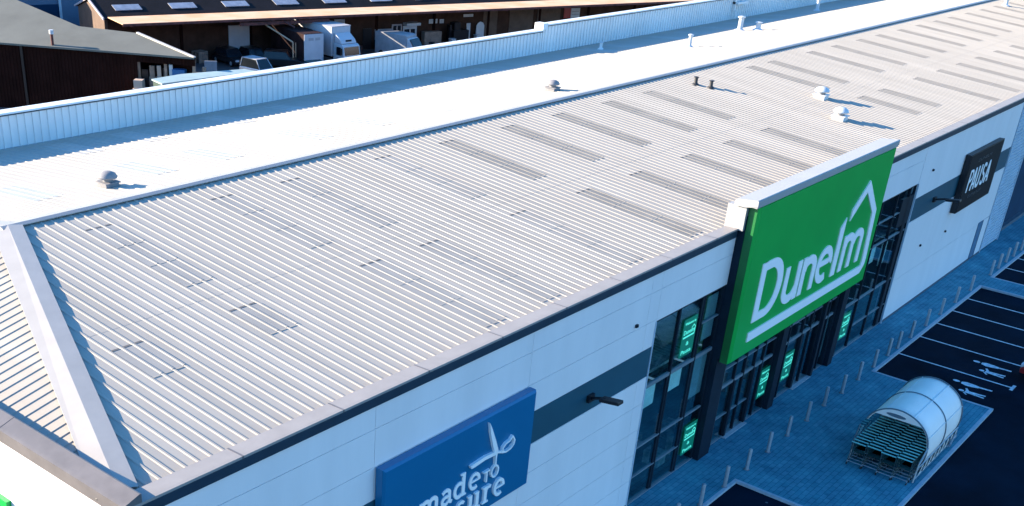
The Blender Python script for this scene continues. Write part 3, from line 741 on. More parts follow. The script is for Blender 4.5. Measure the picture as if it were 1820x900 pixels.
poster(33.16, 0.74, 0.92, 1.30, 'green glowing poster right of the dark column beside the doors')
poster(39.48, 0.78, 0.92, 1.30, 'green glowing poster right of the doors, nearest the far white wall')

# wall lamps on arms
def wall_lamp(x, z, s, label):
    L = empty('wall_lamp', (x, 0, z), 0, label, 'wall lamp', 'black floodlights on arms')
    b2 = MB(); b2.box((-0.16, -0.1, -0.12), (0.16, 0.0, 0.12)); b2.build('base', M['lamp'], L)
    b2 = MB(); b2.tube([(0, -0.08, 0), (0, -0.5*s, 0.12), (0.02, -0.7*s, 0.14)], 0.05); b2.build('arm', M['lamp'], L)
    b2 = MB(); b2.obox((0.03, -0.92*s, 0.14), (0.16, 0, 0), (0, 0.34, -0.05), (0, 0.01, 0.055)); b2.build('lamp_head', M['lamp'], L, bevel=0.02)
wall_lamp(17.0, 5.70, 0.82, 'black floodlight on a short arm between blue sign and tall window')
wall_lamp(48.6, 5.80, 1.0, 'black floodlight on a short arm left of the black cafe sign')

# ================================================================== roof fittings
def cowl(x, y, s, label, front):
    vm = M['vent'] if front else M['flue_pale']
    z = zf(y); V = empty('roof_vent', (x, y, z), 0, label, 'roof vent', 'white cowled vents on the roof')
    b2 = MB(); b2.box((-0.34*s, -0.34*s, -0.06), (0.34*s, 0.34*s, 0.20*s)); b2.box((-0.40*s, -0.40*s, 0.20*s), (0.40*s, 0.40*s, 0.24*s)); b2.build('curb', vm, V)
    b2 = MB(); b2.lathe((0, 0, 0), [(0.22*s, 0.24*s), (0.22*s, 0.44*s)], 16); b2.build('throat', M['flue'], V, smooth=True)
    b2 = MB(); b2.lathe((0, 0, 0), [(0.42*s, 0.40*s), (0.44*s, 0.46*s), (0.36*s, 0.58*s), (0.2*s, 0.66*s), (0.04*s, 0.68*s)], 20); b2.build('cowl', vm, V, smooth=True)
cowl(44.75, 4.25, 0.86, 'white cowled vent nearest the green sign on the front slope', True)
cowl(47.8, 6.55, 0.86, 'white cowled vent further up the front slope', True)
cowl(10.6, 15.25, 0.74, 'cowled vent alone at the near end of the bright far slope', False)
cowl(35.75, 15.0, 0.74, 'cowled vent in the middle of the bright far slope', False)
def flue(x, y, h, r, m, label, dark=False):
    z = zf(y); V = empty('flue_pipe', (x, y, z), 0, label, 'flue', 'small flue pipes on the roof')
    b2 = MB(); b2.lathe((0,0,0), [(r*2.2, 0.0), (r*2.0, 0.05), (r*1.2, 0.10), (r, 0.16), (r, h*0.86)], 12); b2.build('pipe', m, V, smooth=True)
    b2 = MB(); b2.lathe((0,0,0), [(r*1.1, h*0.86), (r*1.5, h*0.88), (r*1.5, h*0.95), (r*0.4, h)], 12); b2.build('cap', M['vent'] if not dark else M['flue_dark'], V, smooth=True)
flue(43.05, 11.27, 0.42, 0.09, M['flue_dark'], 'small dark flue pipe on front slope, the one nearer the ridge', True)
flue(43.3, 10.53, 0.40, 0.09, M['flue_dark'], 'small dark flue pipe on front slope, the one further from the ridge', True)
flue(55.2, 18.2, 0.78, 0.11, M['vent'], 'thin white pipe nearest on the bright far slope')
flue(65.9, 20.1, 0.95, 0.17, M['vent'], 'tallest thick white pipe on the far slope')
flue(66.6, 19.1, 0.55, 0.17, M['vent'], 'short thick white pipe beside the tallest one')
flue(83.0, 21.8, 0.9, 0.13, M['vent'], 'thin white pipe farthest away in the shade of the parapet')
flue(51.6, 22.3, 0.45, 0.09, M['parapet'], 'small blue grey pipe stub by the shaded gutter')
flue(96.9, 11.4, 0.55, 0.16, M['vent'], 'short pipe at the far end of the front slope near the ridge')
mb = MB(); mb.box((72.9, YB-0.25, 9.9), (73.1, YB-0.03, 10.9)); mb.box((72.9, YB-0.5, 10.4), (74.6, YB-0.03, 10.55)); mb.tube([(73.0, YB-0.3, 9.4), (73.0, YB-0.3, 10.0)], 0.06)
mb.tube([(73.6, YB-0.4, 10.2), (74.4, YB-0.2, 10.75)], 0.05)
tag(mb.build('cable_bracket', M['parapet']), 'small metal bracket with a pipe fixed to the blue parapet', 'bracket')

# ================================================================== bollards
def bollard(x, y, label):
    return (x, y, label)
b2 = MB(); b2.lathe((0,0,0), [(0.072, 0.0), (0.072, 0.86), (0.065, 0.89), (0.03, 0.90)], 14)
BO = empty('bollard', (0,0,0), 0, 'x', 'bollard', 'steel bollards along the pavement')
b2.build('post', M['steel'], BO, smooth=True)
b2 = MB(); b2.lathe((0,0,0), [(0.11, 0.0), (0.11, 0.012), (0.062, 0.02)], 14); b2.build('base_plate', M['flue'], BO)
bx = [(20.9, -1.87), (22.75,-1.86),(24.57,-1.89),(26.4,-1.89),(28.31,-1.86),(30.19,-1.83),(32.07,-1.84),(34.0,-1.78),(35.8,-1.84),(37.73,-1.82),(39.65,-1.80),(41.5,-1.78),(42.75,-1.80),
      (44.6,-1.78),(46.8,-1.78),(48.99,-1.79),(51.42,-1.79),(53.99,-1.78),(57.63,-1.79),(59.25,-1.76),(60.81,-1.75),(62.35,-1.75),(63.95,-1.75),(65.6,-1.75),(67.2,-1.75)]
order = 'first second third fourth fifth sixth seventh eighth ninth tenth eleventh twelfth thirteenth fourteenth fifteenth sixteenth seventeenth eighteenth nineteenth twentieth'.split()
for i, (x, y) in enumerate(bx):
    if i <= 17: lab = 'slim steel bollard, %s from the bottom in the row along the shopfront' % order[i]
    else: lab = 'slim steel bollard beyond the paved gap, %s of the far group' % order[i-18]
    if i == 0: BO.location = (x, y, 0); BO['label'] = lab
    else: copy_tree(BO, (x, y, 0), label=lab)

# ================================================================== trolley shelter
T = empty('trolley_shelter', (32.9, -5.65, 0), 0, 'white barrel shaped trolley shelter on the paving beside the car bays', 'shelter')
sec = [(-6.88, 0.45), (-6.93, 0.8), (-6.92, 1.15), (-6.84, 1.5), (-6.68, 1.78), (-6.45, 2.0), (-6.15, 2.17), (-5.8, 2.27), (-5.5, 2.28), (-5.2, 2.22), (-4.9, 2.07), (-4.65, 1.83), (-4.50, 1.55)]
cx_ = -5.65
# smooth the outline
ss = []
for i in range(len(sec)-1):
    for k in range(3):
        t = k/3; p0 = sec[max(i-1,0)]; p1 = sec[i]; p2 = sec[i+1]; p3 = sec[min(i+2, len(sec)-1)]
        ss.append(tuple(0.5*((2*p1[j])+(-p0[j]+p2[j])*t+(2*p0[j]-5*p1[j]+4*p2[j]-p3[j])*t*t+(-p0[j]+3*p1[j]-3*p2[j]+p3[j])*t**3) for j in (0, 1)))
ss.append(sec[-1])
mb = MB(); V = []; nx = 8; XA, XB = 30.9, 35.0
for i in range(nx+1):
    x = XA+(XB-XA)*i/nx
    for (y, z) in ss: V.append((x, y, z))
n = len(ss)
for (y, z) in []: pass
F_ = [(i*n+k, i*n+k+1, (i+1)*n+k+1, (i+1)*n+k) for i in range(nx) for k in range(n-1)]
mb.add(V, F_)
o = local(mb.build('canopy', M['shelter'], T, smooth=True), T)
sm = o.modifiers.new('thick', 'SOLIDIFY'); sm.thickness = 0.025
def hoop(x, r, m, nm, off=0.02, full=False):
    b2 = MB(); P = []
    for (y, z) in ss:
        d = Vector((y-cx_, z-1.1)).normalized()*off; P.append((x, y+d.x, z+d.y))
    if full: P = [(x-0.02, P[0][1], 0.02)]+P+[(x-0.02, P[-1][1], 0.02)]
    b2.tube(P, r, 6); local(b2.build(nm, m, T, smooth=True), T)
hoop(XA, 0.03, M['shelter_seam'], 'hoop'); hoop(33.0, 0.022, M['shelter_seam'], 'hoop'); hoop(XB, 0.03, M['shelter_seam'], 'hoop', full=True)
mb = MB()
for idx in (18, 28, 9):
    y, z = ss[idx]; d = Vector((y-cx_, z-1.1)).normalized()*0.022
    mb.obox(((XA+XB)/2, y+d.x, z+d.y), ((XB-XA)/2-0.03, 0, 0), (0, -d.y*0.7, d.x*0.7), (0, d.x*0.3, d.y*0.3))
local(mb.build('seam_strip', M['shelter_rib'], T), T)
# crescent gable over the opening, with its small oval plate
cres = [(XA-0.03, y, z) for (y, z) in ss if z > 1.88]
mb = MB(); mb.prism(cres, (0.02, 0, 0)); local(mb.build('gable_panel', M['shelter'], T), T)
mb = MB(); mb.prism([(XA-0.05, -5.52+0.38*math.cos(a*math.pi/10), 2.06+0.07*math.sin(a*math.pi/10)) for a in range(20)], (0.015, 0, 0)); local(mb.build('name_plate', M['shelter_seam'], T), T)
cres2 = [(XB+0.0, y, z) for (y, z) in ss]
mb = MB(); mb.prism(cres2, (0.02, 0, 0)); local(mb.build('end_panel', M['shelter'], T), T)
# lower frame: legs, rails and the zig-zag side brackets
for yy in (-6.95, -4.42):
    b2 = MB(); b2.tube([(30.12, yy, 0.0), (30.3, yy, 0.75), (30.92, yy, 1.2)], 0.035); local(b2.build('leg', M['steel_b'], T), T)
    b2 = MB(); b2.tube([(30.15, yy, 0.12), (35.0, yy, 0.12)], 0.03); b2.tube([(30.3, yy, 0.75), (31.8, yy, 1.05)] if yy > -5 else [(30.25, yy, 0.55), (35.0, yy, 0.55)], 0.028)
    for k in range(9): b2.tube([(30.6+k*0.5, yy-0.02, 0.13), (30.85+k*0.5, yy-0.02, 0.5)], 0.018, 5); b2.tube([(30.85+k*0.5, yy-0.02, 0.5), (31.1+k*0.5, yy-0.02, 0.13)], 0.018, 5)
    local(b2.build('rail', M['steel_b'], T), T)
mb = MB()
for z0_, z1_, y_ in ((0.15, 0.8, -4.42), (0.83, 1.52, -4.44)): mb.box((30.2, y_-0.008, z0_), (35.0, y_+0.008, z1_))
local(mb.build('clear_panel', M['glass'], T), T)
mb = MB()
for x in (30.2, 33.0, 35.0): mb.tube([(x, -4.42, 0.02), (x, -4.40, 0.8), (x, -4.50, 1.56)], 0.028, 6)
local(mb.build('side_post', M['shelter_seam'], T), T)
mb = MB()
for xx in (30.5, 32.7, 34.9): mb.tube([(xx, -6.95, 0.02), (xx, -4.42, 0.02)], 0.02)
local(mb.build('floor_rail', M['steel'], T), T)
mb = MB(); mb.obox((34.25, -7.05, 0.28), (0.3, 0.02, 0.12), (0, 0.02, 0), (0, 0, 0.06)); mb.tube([(33.9, -7.0, 0.1), (34.5, -7.06, 0.42)], 0.03); local(mb.build('bracket', M['steel_b'], T), T)

# shopping trolleys nested in four rows; handle end towards -X
def trolley():
    t = empty('shopping_trolley', (0,0,0), 0, 'x', 'trolley', 'nested green shopping trolleys under the shelter')
    b2 = MB()
    W0_, W1_, L0, L1 = 0.27, 0.19, 0.10, 0.88
    def wr(p, q, r=0.006): b2.tube([p, q], r, 4, cap=False)
    for s in (-1, 1):
        wr((L0, s*W0_, 0.98), (L1, s*W1_, 0.88), 0.013); wr((L0+0.1, s*W0_*0.85, 0.55), (L1-0.04, s*W1_*0.9, 0.58), 0.011)
        for k in range(1, 4): f = k/4; wr((L0+0.1*f, s*W0_*(1-0.15*f), 0.98-0.43*f), (L1-0.04*f, s*W1_*(1-0.1*f), 0.88-0.30*f))
        for k in range(8): f = k/7; wr((L0+(L1-L0)*f, s*(W0_+(W1_-W0_)*f), 0.98-0.10*f), (L0+0.1+(L1-L0-0.14)*f, s*(W0_*0.85+(W1_*0.9-W0_*0.85)*f), 0.55+0.03*f))
    wr((L1, -W1_, 0.88), (L1, W1_, 0.88), 0.014)
    b2.box((L0+0.12, -0.2, 0.545), (L1-0.05, 0.2, 0.56))
    for k in range(6): f = (k-2.5)/2.5; wr((L1, f*W1_, 0.88), (L1-0.04, f*W1_*0.9, 0.58))
    b2.build('basket', M['trolley'], t)
    b2 = MB(); b2.tube([(0.0, -0.28, 1.03), (0.0, 0.28, 1.03)], 0.028, 8); b2.build('handle', M['trolley_wire'], t)
    b2 = MB()
    for s in (-1, 1):
        b2.tube([(0.0, s*0.27, 1.03), (0.10, s*0.27, 0.97), (0.16, s*0.27, 0.5), (0.05, s*0.28, 0.16)], 0.014, 5)
        b2.tube([(0.05, s*0.28, 0.16), (0.80, s*0.17, 0.17)], 0.014, 5)
    b2.tube([(0.8, -0.17, 0.17), (0.8, 0.17, 0.17)], 0.014, 5)
    b2.build('frame', M['trolley_frame'], t)
    b2 = MB(); b2.tube([(0.03, -0.28, 0.18), (0.03, 0.28, 0.18)], 0.018, 5); b2.build('crossbar', M['steel_b'], t)
    for (x, y) in ((0.05, -0.28), (0.05, 0.28), (0.78, -0.17), (0.78, 0.17)):
        b2 = MB(); b2.tube([(x, y-0.015, 0.06), (x, y+0.015, 0.06)], 0.06, 10); b2.tube([(x, y, 0.08), (x, y, 0.19)], 0.022, 5, 1); b2.build('castor', [M['rubber'], M['steel_b']], t)
    return t
TR = trolley(); first = True
rn = ['the row nearest the shop', 'the second row from the shop', 'the third row from the shop', 'the outer row beside the road']
pn = ['front', 'second', 'third', 'fourth', 'fifth', 'sixth', 'seventh', 'eighth', 'ninth', 'tenth', 'eleventh', 'twelfth', 'thirteenth', 'innermost']
for r_ in range(4):
    for k in range(14):
        lab = '%s trolley of %s under the barrel shelter' % (pn[k], rn[r_])
        loc = (29.62+[0.0, 0.07, -0.03, 0.05][r_]+k*0.265, -4.80-r_*0.585, 0.0)
        if first: TR.location = loc; TR['label'] = lab; first = False
        else: copy_tree(TR, loc, label=lab)

# ================================================================== vehicles
def car(name, loc, rz, body, label, length=4.2, width=1.75, height=1.45, suv=False, group=None):
    t = empty(name, loc, rz, label, 'car', group)
    L = length/2; w2 = width/2; hb = 0.78 if not suv else 0.95; z0 = 0.28
    b2 = MB(); pr = [(-L, z0+0.12), (-L+0.03, hb-0.05), (-L+0.35, hb), (L-0.95, hb), (L-0.1, hb-0.18), (L, 0.5), (L-0.02, z0), (-L+0.1, z0)]
    b2.prism([(x, -w2, z) for x, z in pr], (0, width, 0)); b2.build('body', body, t, bevel=0.06)
    b2 = MB(); xb, xf = (-L+0.12, L-1.35) if suv else (-L+0.35, L-1.35)
    xt0, xt1 = xb+(0.15 if suv else 0.45), xf-0.55
    V = []
    for x, z, ww in ((xb, hb, w2-0.06), (xf, hb, w2-0.06), (xt1, height-0.05, w2-0.22), (xt0, height-0.05, w2-0.22)):
        V += [(x, -ww, z), (x, ww, z)]
    b2.add(V, [(0,1,7,6), (2,4,5,3), (0,6,4,2), (1,3,5,7), (6,7,5,4), (0,2,3,1)]); b2.build('window_glass', M['glass_dark'], t)
    b2 = MB(); b2.box((xt0-0.02, -w2+0.2, height-0.052), (xt1+0.02, w2-0.2, height))
    for s in (-1, 1):
        b2.tube([(xf, s*(w2-0.06), hb), (xt1, s*(w2-0.21), height-0.03)], 0.035, 5); b2.tube([(xb, s*(w2-0.06), hb), (xt0, s*(w2-0.21), height-0.03)], 0.045, 5)
    b2.build('roof', body, t)
    for s in (-1, 1):
        for x in (-L+0.75, L-0.8):
            b2 = MB(); b2.tube([(x, s*(w2-0.2), 0.31), (x, s*(w2+0.01), 0.31)], 0.31, 14, 0); b2.tube([(x, s*(w2+0.005), 0.31), (x, s*(w2+0.018), 0.31)], 0.19, 12, 1); b2.build('wheel', [M['rubber'], M['steel']], t)
        b2 = MB(); b2.box((L-0.12, s*(w2-0.42), 0.55), (L+0.005, s*(w2-0.08), 0.70)); b2.build('headlight', M['white'], t)
        b2 = MB(); b2.box((-L-0.01, s*(w2-0.32), 0.55), (-L+0.05, s*(w2-0.08), 0.72)); b2.build('tail_light', M['tail'], t)
    b2 = MB(); b2.box((L-0.02, -0.27, 0.36), (L+0.02, 0.27, 0.47)); b2.build('number_plate', M['white'], t)
    return t
A17 = R(-17.0)
U = Vector((math.cos(A17), math.sin(A17), 0)); Vv = Vector((-U.y, U.x, 0)); W0 = Vector((80.7, 69.0, 0))
def uv(a, b, z=0): return W0+U*a+Vv*b+Vector((0, 0, z))
car('parked_car', (44.55, -9.15, -0.1), R(88), M['car_red'], 'red car at the right edge beyond the wheelchair bays')
car('parked_car', uv(-17.1, -3.1, -0.1), A17+R(-80), M['car_black'], 'black car parked under the canopy by the grey roller door', group='cars in the yard')
car('parked_car', uv(-14.9, -3.6, -0.1), A17+R(-84), M['car_black'], 'black car parked right of the grey roller door', group='cars in the yard')
car('parked_car', uv(-13.0, -6.6, -0.1), A17+R(-35), M['car_black'], 'dark car parked at an angle in front of the trucks', suv=True, height=1.6, group='cars in the yard')
car('parked_jeep', uv(-17.3, -10.4, -0.1), A17+R(-70), M['car_silver'], 'silver off road car with a pale windscreen frame in the yard', suv=True, height=1.75, length=4.0)
# bonnet etc. of the jeep is dark in the photo: spare wheel and bull bar
# box truck facing the camera
K = empty('box_truck', uv(-7.1, -7.2, -0.1), A17+R(-78), 'white box truck with cab facing the camera under the canopy', 'truck')
mb = MB(); mb.box((-6.3, -1.2, 0.95), (-0.1, 1.2, 3.65)); mb.build('cargo_box', M['white'], K, bevel=0.04)
mb = MB(); mb.box((-6.33, -1.23, 3.64), (-0.07, 1.23, 3.70)); mb.build('roof_panel', M['offwhite'], K)
mb = MB(); mb.prism([(x, -1.08, z) for x, z in ((0, 0.45), (1.55, 0.45), (1.62, 1.15), (1.45, 2.05), (1.2, 2.2), (0, 2.25))], (0, 2.16, 0)); mb.build('cab', M['white'], K, bevel=0.05)
mb = MB(); mb.prism([(x, -0.95, z) for x, z in ((0.02, 2.26), (1.15, 2.26), (0.9, 2.6), (0.1, 3.1), (0.02, 3.1))], (0, 1.9, 0)); mb.build('wind_deflector', M['white'], K, bevel=0.04)
mb = MB(); mb.prism([(x, -0.92, z) for x, z in ((1.60, 1.25), (1.66, 1.25), (1.50, 1.98), (1.44, 1.98))], (0, 1.84, 0)); mb.build('windscreen', M['glass_dark'], K)
mb = MB(); mb.box((0.5, -1.10, 1.2), (1.2, -1.085, 1.95)); mb.box((0.5, 1.085, 1.2), (1.2, 1.10, 1.95)); mb.build('side_window', M['glass_dark'], K)
mb = MB(); mb.box((1.60, -0.7, 0.5), (1.66, 0.7, 0.85)); mb.build('grille', M['car_black'], K)
mb = MB(); mb.box((1.0, -0.35, 2.42), (1.08, 0.35, 2.58)); mb.build('name_panel', M['car_black'], K)
for s in (-1, 1):
    mb = MB(); mb.box((1.3, s*1.15, 1.3), (1.42, s*1.35, 1.9)); mb.build('mirror', M['car_black'], K)
    for x in (0.7, -4.6):
        mb = MB(); mb.tube([(x, s*0.75, 0.48), (x, s*1.1, 0.48)], 0.47, 16); mb.build('wheel', M['rubber'], K)
mb = MB(); mb.box((-6.2, -0.5, 0.6), (0, 0.5, 0.94)); mb.build('chassis', M['car_black'], K)
# second box body seen from its end
K = empty('box_trailer', uv(-10.6, -8.0, -0.1), A17+R(-84), 'pale box trailer with a dark roof standing left of the box truck', 'trailer')
mb = MB(); mb.box((-6.0, -1.12, 0.7), (0, 1.12, 3.28)); mb.build('cargo_box', M['trailer'], K)
mb = MB(); mb.box((0.005, -1.1, 0.74), (0.06, 1.1, 3.24)); mb.build('end_door', M['white'], K)
mb = MB(); mb.box((0.062, -0.62, 2.65), (0.07, -0.05, 2.9)); mb.box((0.062, 0.15, 2.65), (0.07, 0.7, 2.9)); mb.build('lettering', M['offwhite'], K)
for s in (-1, 1):
    mb = MB(); mb.tube([(-1.2, s*0.7, 0.45), (-1.2, s*1.05, 0.45)], 0.44, 14); mb.build('wheel', M['rubber'], K)
# open timber frame left of the trailer, sun on its posts painted in as peach colour
K = empty('lifting_frame', uv(-12.3, -7.0, -0.1), A17, 'thin steel frame with sunlit edges beside the pale trailer', 'frame')
mb = MB(); mb.tube([(0,0,0), (0,0,2.4)], 0.07, 6); mb.tube([(0,0,2.4), (-1.6,3.2,3.7)], 0.07, 6); mb.tube([(0.45,0.3,0),(0.45,0.3,2.3)], 0.07, 6); mb.build('post', M['peach'], K)
mb = MB(); mb.tube([(-1.6,3.2,3.7), (0.8,3.2,3.75)], 0.07, 6); mb.tube([(0.3,2.6,3.9),(0.9,1.4,3.5)], 0.08, 6); mb.build('beam', M['rust'], K)
mb = MB(); mb.box((0,0,0), (1.7, 1.1, 0.9)); o = mb.build('skip', M['teal'], loc=uv(-11.7, -9.2, -0.1)); o.rotation_euler = (0,0,A17); tag(o, 'dark teal bin in front of the pale trailer', 'bin')
mb = MB(); mb.box((0,0,0), (2.3, 0.5, 0.55)); mb.box((0.1,0.1,0.55), (2.0,0.4,0.7)); o = mb.build('red_crate', M['car_red'], loc=uv(-11.9, -9.9, -0.1)); o.rotation_euler = (0,0,A17); tag(o, 'low red crate at the foot of the pale trailer', 'crate')
# pale van behind the parapet
K = empty('parked_van', uv(0.9, -5.4, -0.1), A17+R(-62), 'pale grey van with a boxy body in front of the windows', 'van')
mb = MB(); mb.prism([(x, -0.98, z) for x, z in ((-2.6, 0.35), (1.2, 0.35), (1.2, 2.35), (0.9, 2.45), (-2.6, 2.45))], (0, 1.96, 0)); mb.build('body', M['offwhite'], K, bevel=0.06)
mb = MB(); mb.prism([(x, -0.95, z) for x, z in ((1.21, 0.35), (2.5, 0.35), (2.55, 1.05), (1.95, 1.25), (1.4, 2.1), (1.21, 2.15))], (0, 1.9, 0)); mb.build('cab', M['white'], K, bevel=0.05)
mb = MB(); mb.prism([(x, -0.85, z) for x, z in ((1.50, 2.05), (1.98, 1.32), (2.02, 1.36), (1.54, 2.09))], (0, 1.7, 0)); mb.build('windscreen', M['glass_dark'], K)
for s in (-1, 1):
    for x in (-1.8, 1.8):
        mb = MB(); mb.tube([(x, s*0.8, 0.34), (x, s*1.0, 0.34)], 0.34, 14); mb.build('wheel', M['rubber'], K)

# ================================================================== long brown warehouse behind
Wd = empty('brown_warehouse', W0, A17, 'long dark brown warehouse with slate roof, rooflights and a pale canopy', 'building')
xa, xb = -28.3, 130.0
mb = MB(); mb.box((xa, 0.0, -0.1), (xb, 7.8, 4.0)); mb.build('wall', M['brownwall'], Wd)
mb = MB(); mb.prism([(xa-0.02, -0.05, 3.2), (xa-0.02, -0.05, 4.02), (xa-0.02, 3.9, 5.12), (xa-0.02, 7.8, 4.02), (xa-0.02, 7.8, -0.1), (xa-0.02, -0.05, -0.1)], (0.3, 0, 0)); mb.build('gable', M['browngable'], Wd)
mb = MB()
mb.prism([(xa-0.12, -0.5, 3.95), (xa-0.12, 3.9, 5.24), (xa-0.12, 3.9, 5.30), (xa-0.12, -0.5, 4.03)], (xb-xa, 0, 0)); mb.prism([(xa-0.12, 3.92, 5.24), (xa-0.12, 8.3, 3.95), (xa-0.12, 8.3, 4.03), (xa-0.12, 3.92, 5.30)], (xb-xa, 0, 0))
mb.build('roof', M['slate'], Wd)
mb = MB()
mb.prism([(xa-0.25, -0.5, 3.92), (xa-0.25, 3.9, 5.18), (xa-0.25, 3.9, 5.38), (xa-0.25, -0.5, 4.10)], (0.12, 0, 0)); mb.prism([(xa-0.25, 3.91, 5.18), (xa-0.25, 8.3, 3.92), (xa-0.25, 8.3, 4.10), (xa-0.25, 3.91, 5.38)], (0.12, 0, 0))
mb.build('barge_board', M['barge'], Wd)
rz = 0.293
for i in range(18):
    x0 = -26.8+i*5.55
    mb = MB(); mb.prism([(x0, 1.0, 4.03+1.5*rz+0.02), (x0, 2.1, 4.03+2.6*rz+0.02), (x0, 2.1, 4.03+2.6*rz+0.07), (x0, 1.0, 4.03+1.5*rz+0.07)], (2.6, 0, 0)); mb.build('rooflight', M['skyl'], Wd)
mb = MB(); mb.box((xa+0.2, -4.6, 4.12), (xb, -0.52, 4.20), 0); mb.build('canopy', M['peach'], Wd)
mb = MB(); mb.box((xa+0.2, -4.66, 3.98), (xb, -4.605, 4.19), 0)
for i in range(9): mb.box((xa+1+i*14, -4.6, 3.9), (xa+1.2+i*14, -0.1, 4.115), 0)
mb.build('canopy_beam', M['rust'], Wd)
mb = MB(); mb.box((-16.6, -4.45, 3.55), (-7.0, -4.3, 3.85)); mb.build('rusty_beam', M['rust'], Wd)
for i in range(11):
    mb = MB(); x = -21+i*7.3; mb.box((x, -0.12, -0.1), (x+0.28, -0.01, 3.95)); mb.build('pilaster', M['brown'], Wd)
mb = MB(); mb.box((-15.95, -0.10, 0.3), (-13.5, -0.02, 2.9)); mb.build('roller_door', M['white'], Wd)
mb = MB(); mb.box((-0.6, -0.06, -0.1), (0.45, -0.01, 2.02)); mb.build('door', M['car_black'], Wd)
def wframe(x0, x1, z0, z1):
    b2 = MB(); b2.box((x0, -0.10, z0), (x1, -0.02, z1)); f = b2.build('window', M['barge'], Wd)
    b2 = MB(); xm = (x0+x1)/2
    b2.box((x0+0.14, -0.115, z0+0.14), (xm-0.07, -0.102, z1-0.14)); b2.box((xm+0.07, -0.115, z0+0.14), (x1-0.14, -0.102, z1-0.14)); b2.build('pane', M['glass_dark'], f)
wframe(0.86, 2.9, 0.84, 1.88); wframe(2.95, 4.2, 1.4, 2.3)
mb = MB(); mb.box((4.35, -0.9, 2.2), (6.1, -0.01, 2.45), 0); mb.box((4.35, -0.12, 0.9), (6.1, -0.04, 2.1), 0); mb.box((4.5, -0.14, 0.9), (5.15, -0.122, 1.75), 1); mb.box((5.3, -0.14, 0.9), (5.85, -0.122, 1.75), 1)
mb.build('porch', [M['white'], M['glass_dark']], Wd)
mb = MB(); mb.box((12.7, -0.12, 0.0), (13.2, -0.04, 2.05)); mb.build('door', M['white'], Wd)
for a_, b_ in ((14.95, 16.9), (18.6, 22.0), (22.6, 26.0)):
    mb = MB(); mb.box((a_, -0.06, -0.1), (b_, -0.02, 3.25)); mb.build('shutter_door', M['browngable'], Wd)
def plate(x0, x1, z0, z1, label, m='white', nm='wall_notice'):
    b2 = MB(); b2.box((x0, -0.09, z0), (x1, -0.05, z1), 0)
    if m == 'white':
        for k in range(2): b2.box((x0+0.15, -0.095, z0+(z1-z0)*(0.28+0.3*k)), (x1-0.15, -0.091, z0+(z1-z0)*(0.40+0.3*k)), 1)
    o = b2.build(nm, [M[m], M['offwhite']], loc=W0); o.rotation_euler = (0, 0, A17); tag(o, label, 'notice', 'notices on the brown warehouse wall')
plate(7.66, 8.75, 2.2, 2.65, 'white notice on brown wall, the wider of a close pair'); plate(9.06, 9.6, 2.18, 2.6, 'white notice on brown wall, the narrower of a close pair')
plate(12.2, 13.5, 2.72, 3.0, 'thin white name board above the white door'); plate(-4.05, -2.85, 2.35, 3.05, 'pale notice above the box truck')
plate(26.5, 27.5, 2.1, 3.2, 'red notice at the right end of the brown wall', 'car_red'); plate(27.55, 28.9, 2.1, 3.15, 'white notice beside the red one')
mb = MB(); mb.prism([(x, -0.4, z) for x, z in ((13.85, 0.4), (14.9, 0.4), (14.9, 1.8), (14.7, 2.1), (14.4, 2.2), (14.1, 2.1), (13.85, 1.8))], (0, 0.12, 0)); o = mb.build('arched_board', M['white'], loc=W0); o.rotation_euler = (0,0,A17); tag(o, 'white arched board leaning on the brown wall', 'board')
mb = MB(); mb.box((10.0, -1.6, -0.1), (12.0, -0.3, 1.6)); mb.box((10.2, -1.4, 1.6), (11.0, -0.5, 2.4)); mb.box((9.7, -1.2, -0.1), (10.0, -0.6, 2.1)); o = mb.build('machinery', M['car_black'], loc=W0); o.rotation_euler = (0,0,A17); tag(o, 'dark machine standing against the brown wall below the notices', 'machine')
mb = MB(); mb.box((6.6, -1.0, -0.1), (8.8, -0.3, 1.5)); o = mb.build('timber_stack', M['junk'], loc=W0); o.rotation_euler = (0,0,A17); tag(o, 'brown stack of timber against the wall', 'timber stack')

# ================================================================== grey-roofed shed on the left
SD = R(-57.5); sd_ = Vector((math.cos(SD), math.sin(SD), 0)); sn = Vector((-sd_.y, sd_.x, 0)); E0 = Vector((45.45, 54.05, 0))
Sh = empty('grey_roofed_shed', E0, SD, 'large brown ribbed shed with a pale grey fibre cement roof', 'building')
# local frame: x along the eave (towards the near right corner at 0), y back from the eave
def lc(p): d = Vector(p)-E0; return (d.dot(sd_), d.dot(sn), p[2])
outl = [(-60, -0.25, 4.88), (0.0, -0.25, 4.88)]
C_ = lc((44.97, 60.46, 5.72)); D_ = lc((42.67, 64.82, 5.83)); E_ = lc((42.2, 72.89, 6.89)); 
sl = 0.27
def zr(y): return 4.95+sl*y
P = [(-60, -0.25), (0.05, -0.25), (C_[0], C_[1]), (D_[0], D_[1]), (E_[0], E_[1]), (E_[0]-2.4, E_[1]+3.0), (-60, E_[1]+3.0)]
mb = MB(); n = len(P)
mb.add([(x, y, zr(y)) for x, y in P]+[(x, y, zr(y)-0.14) for x, y in P], [tuple(range(n)), tuple(range(n, 2*n))[::-1]]+[(i, (i+1) % n, (i+1) % n+n, i+n) for i in range(n)])
mb.build('roof', M['shedroof'], Sh)
mb = MB(); V = []; x = -60.0     # ribbed cladding of the long wall
xo = -4.7
while x < xo:
    for px, h in ((0, 0), (0.16, 0), (0.18, 0.035), (0.26, 0.035)): V += [(x+px, -0.03-h, -0.1), (x+px, -0.03-h, 4.84)]
    x += 0.28
mb.add(V, [(2*i, 2*i+2, 2*i+3, 2*i+1) for i in range(len(V)//2-1)]); mb.build('wall', M['brown'], Sh)
mb = MB(); V = []; x = xo
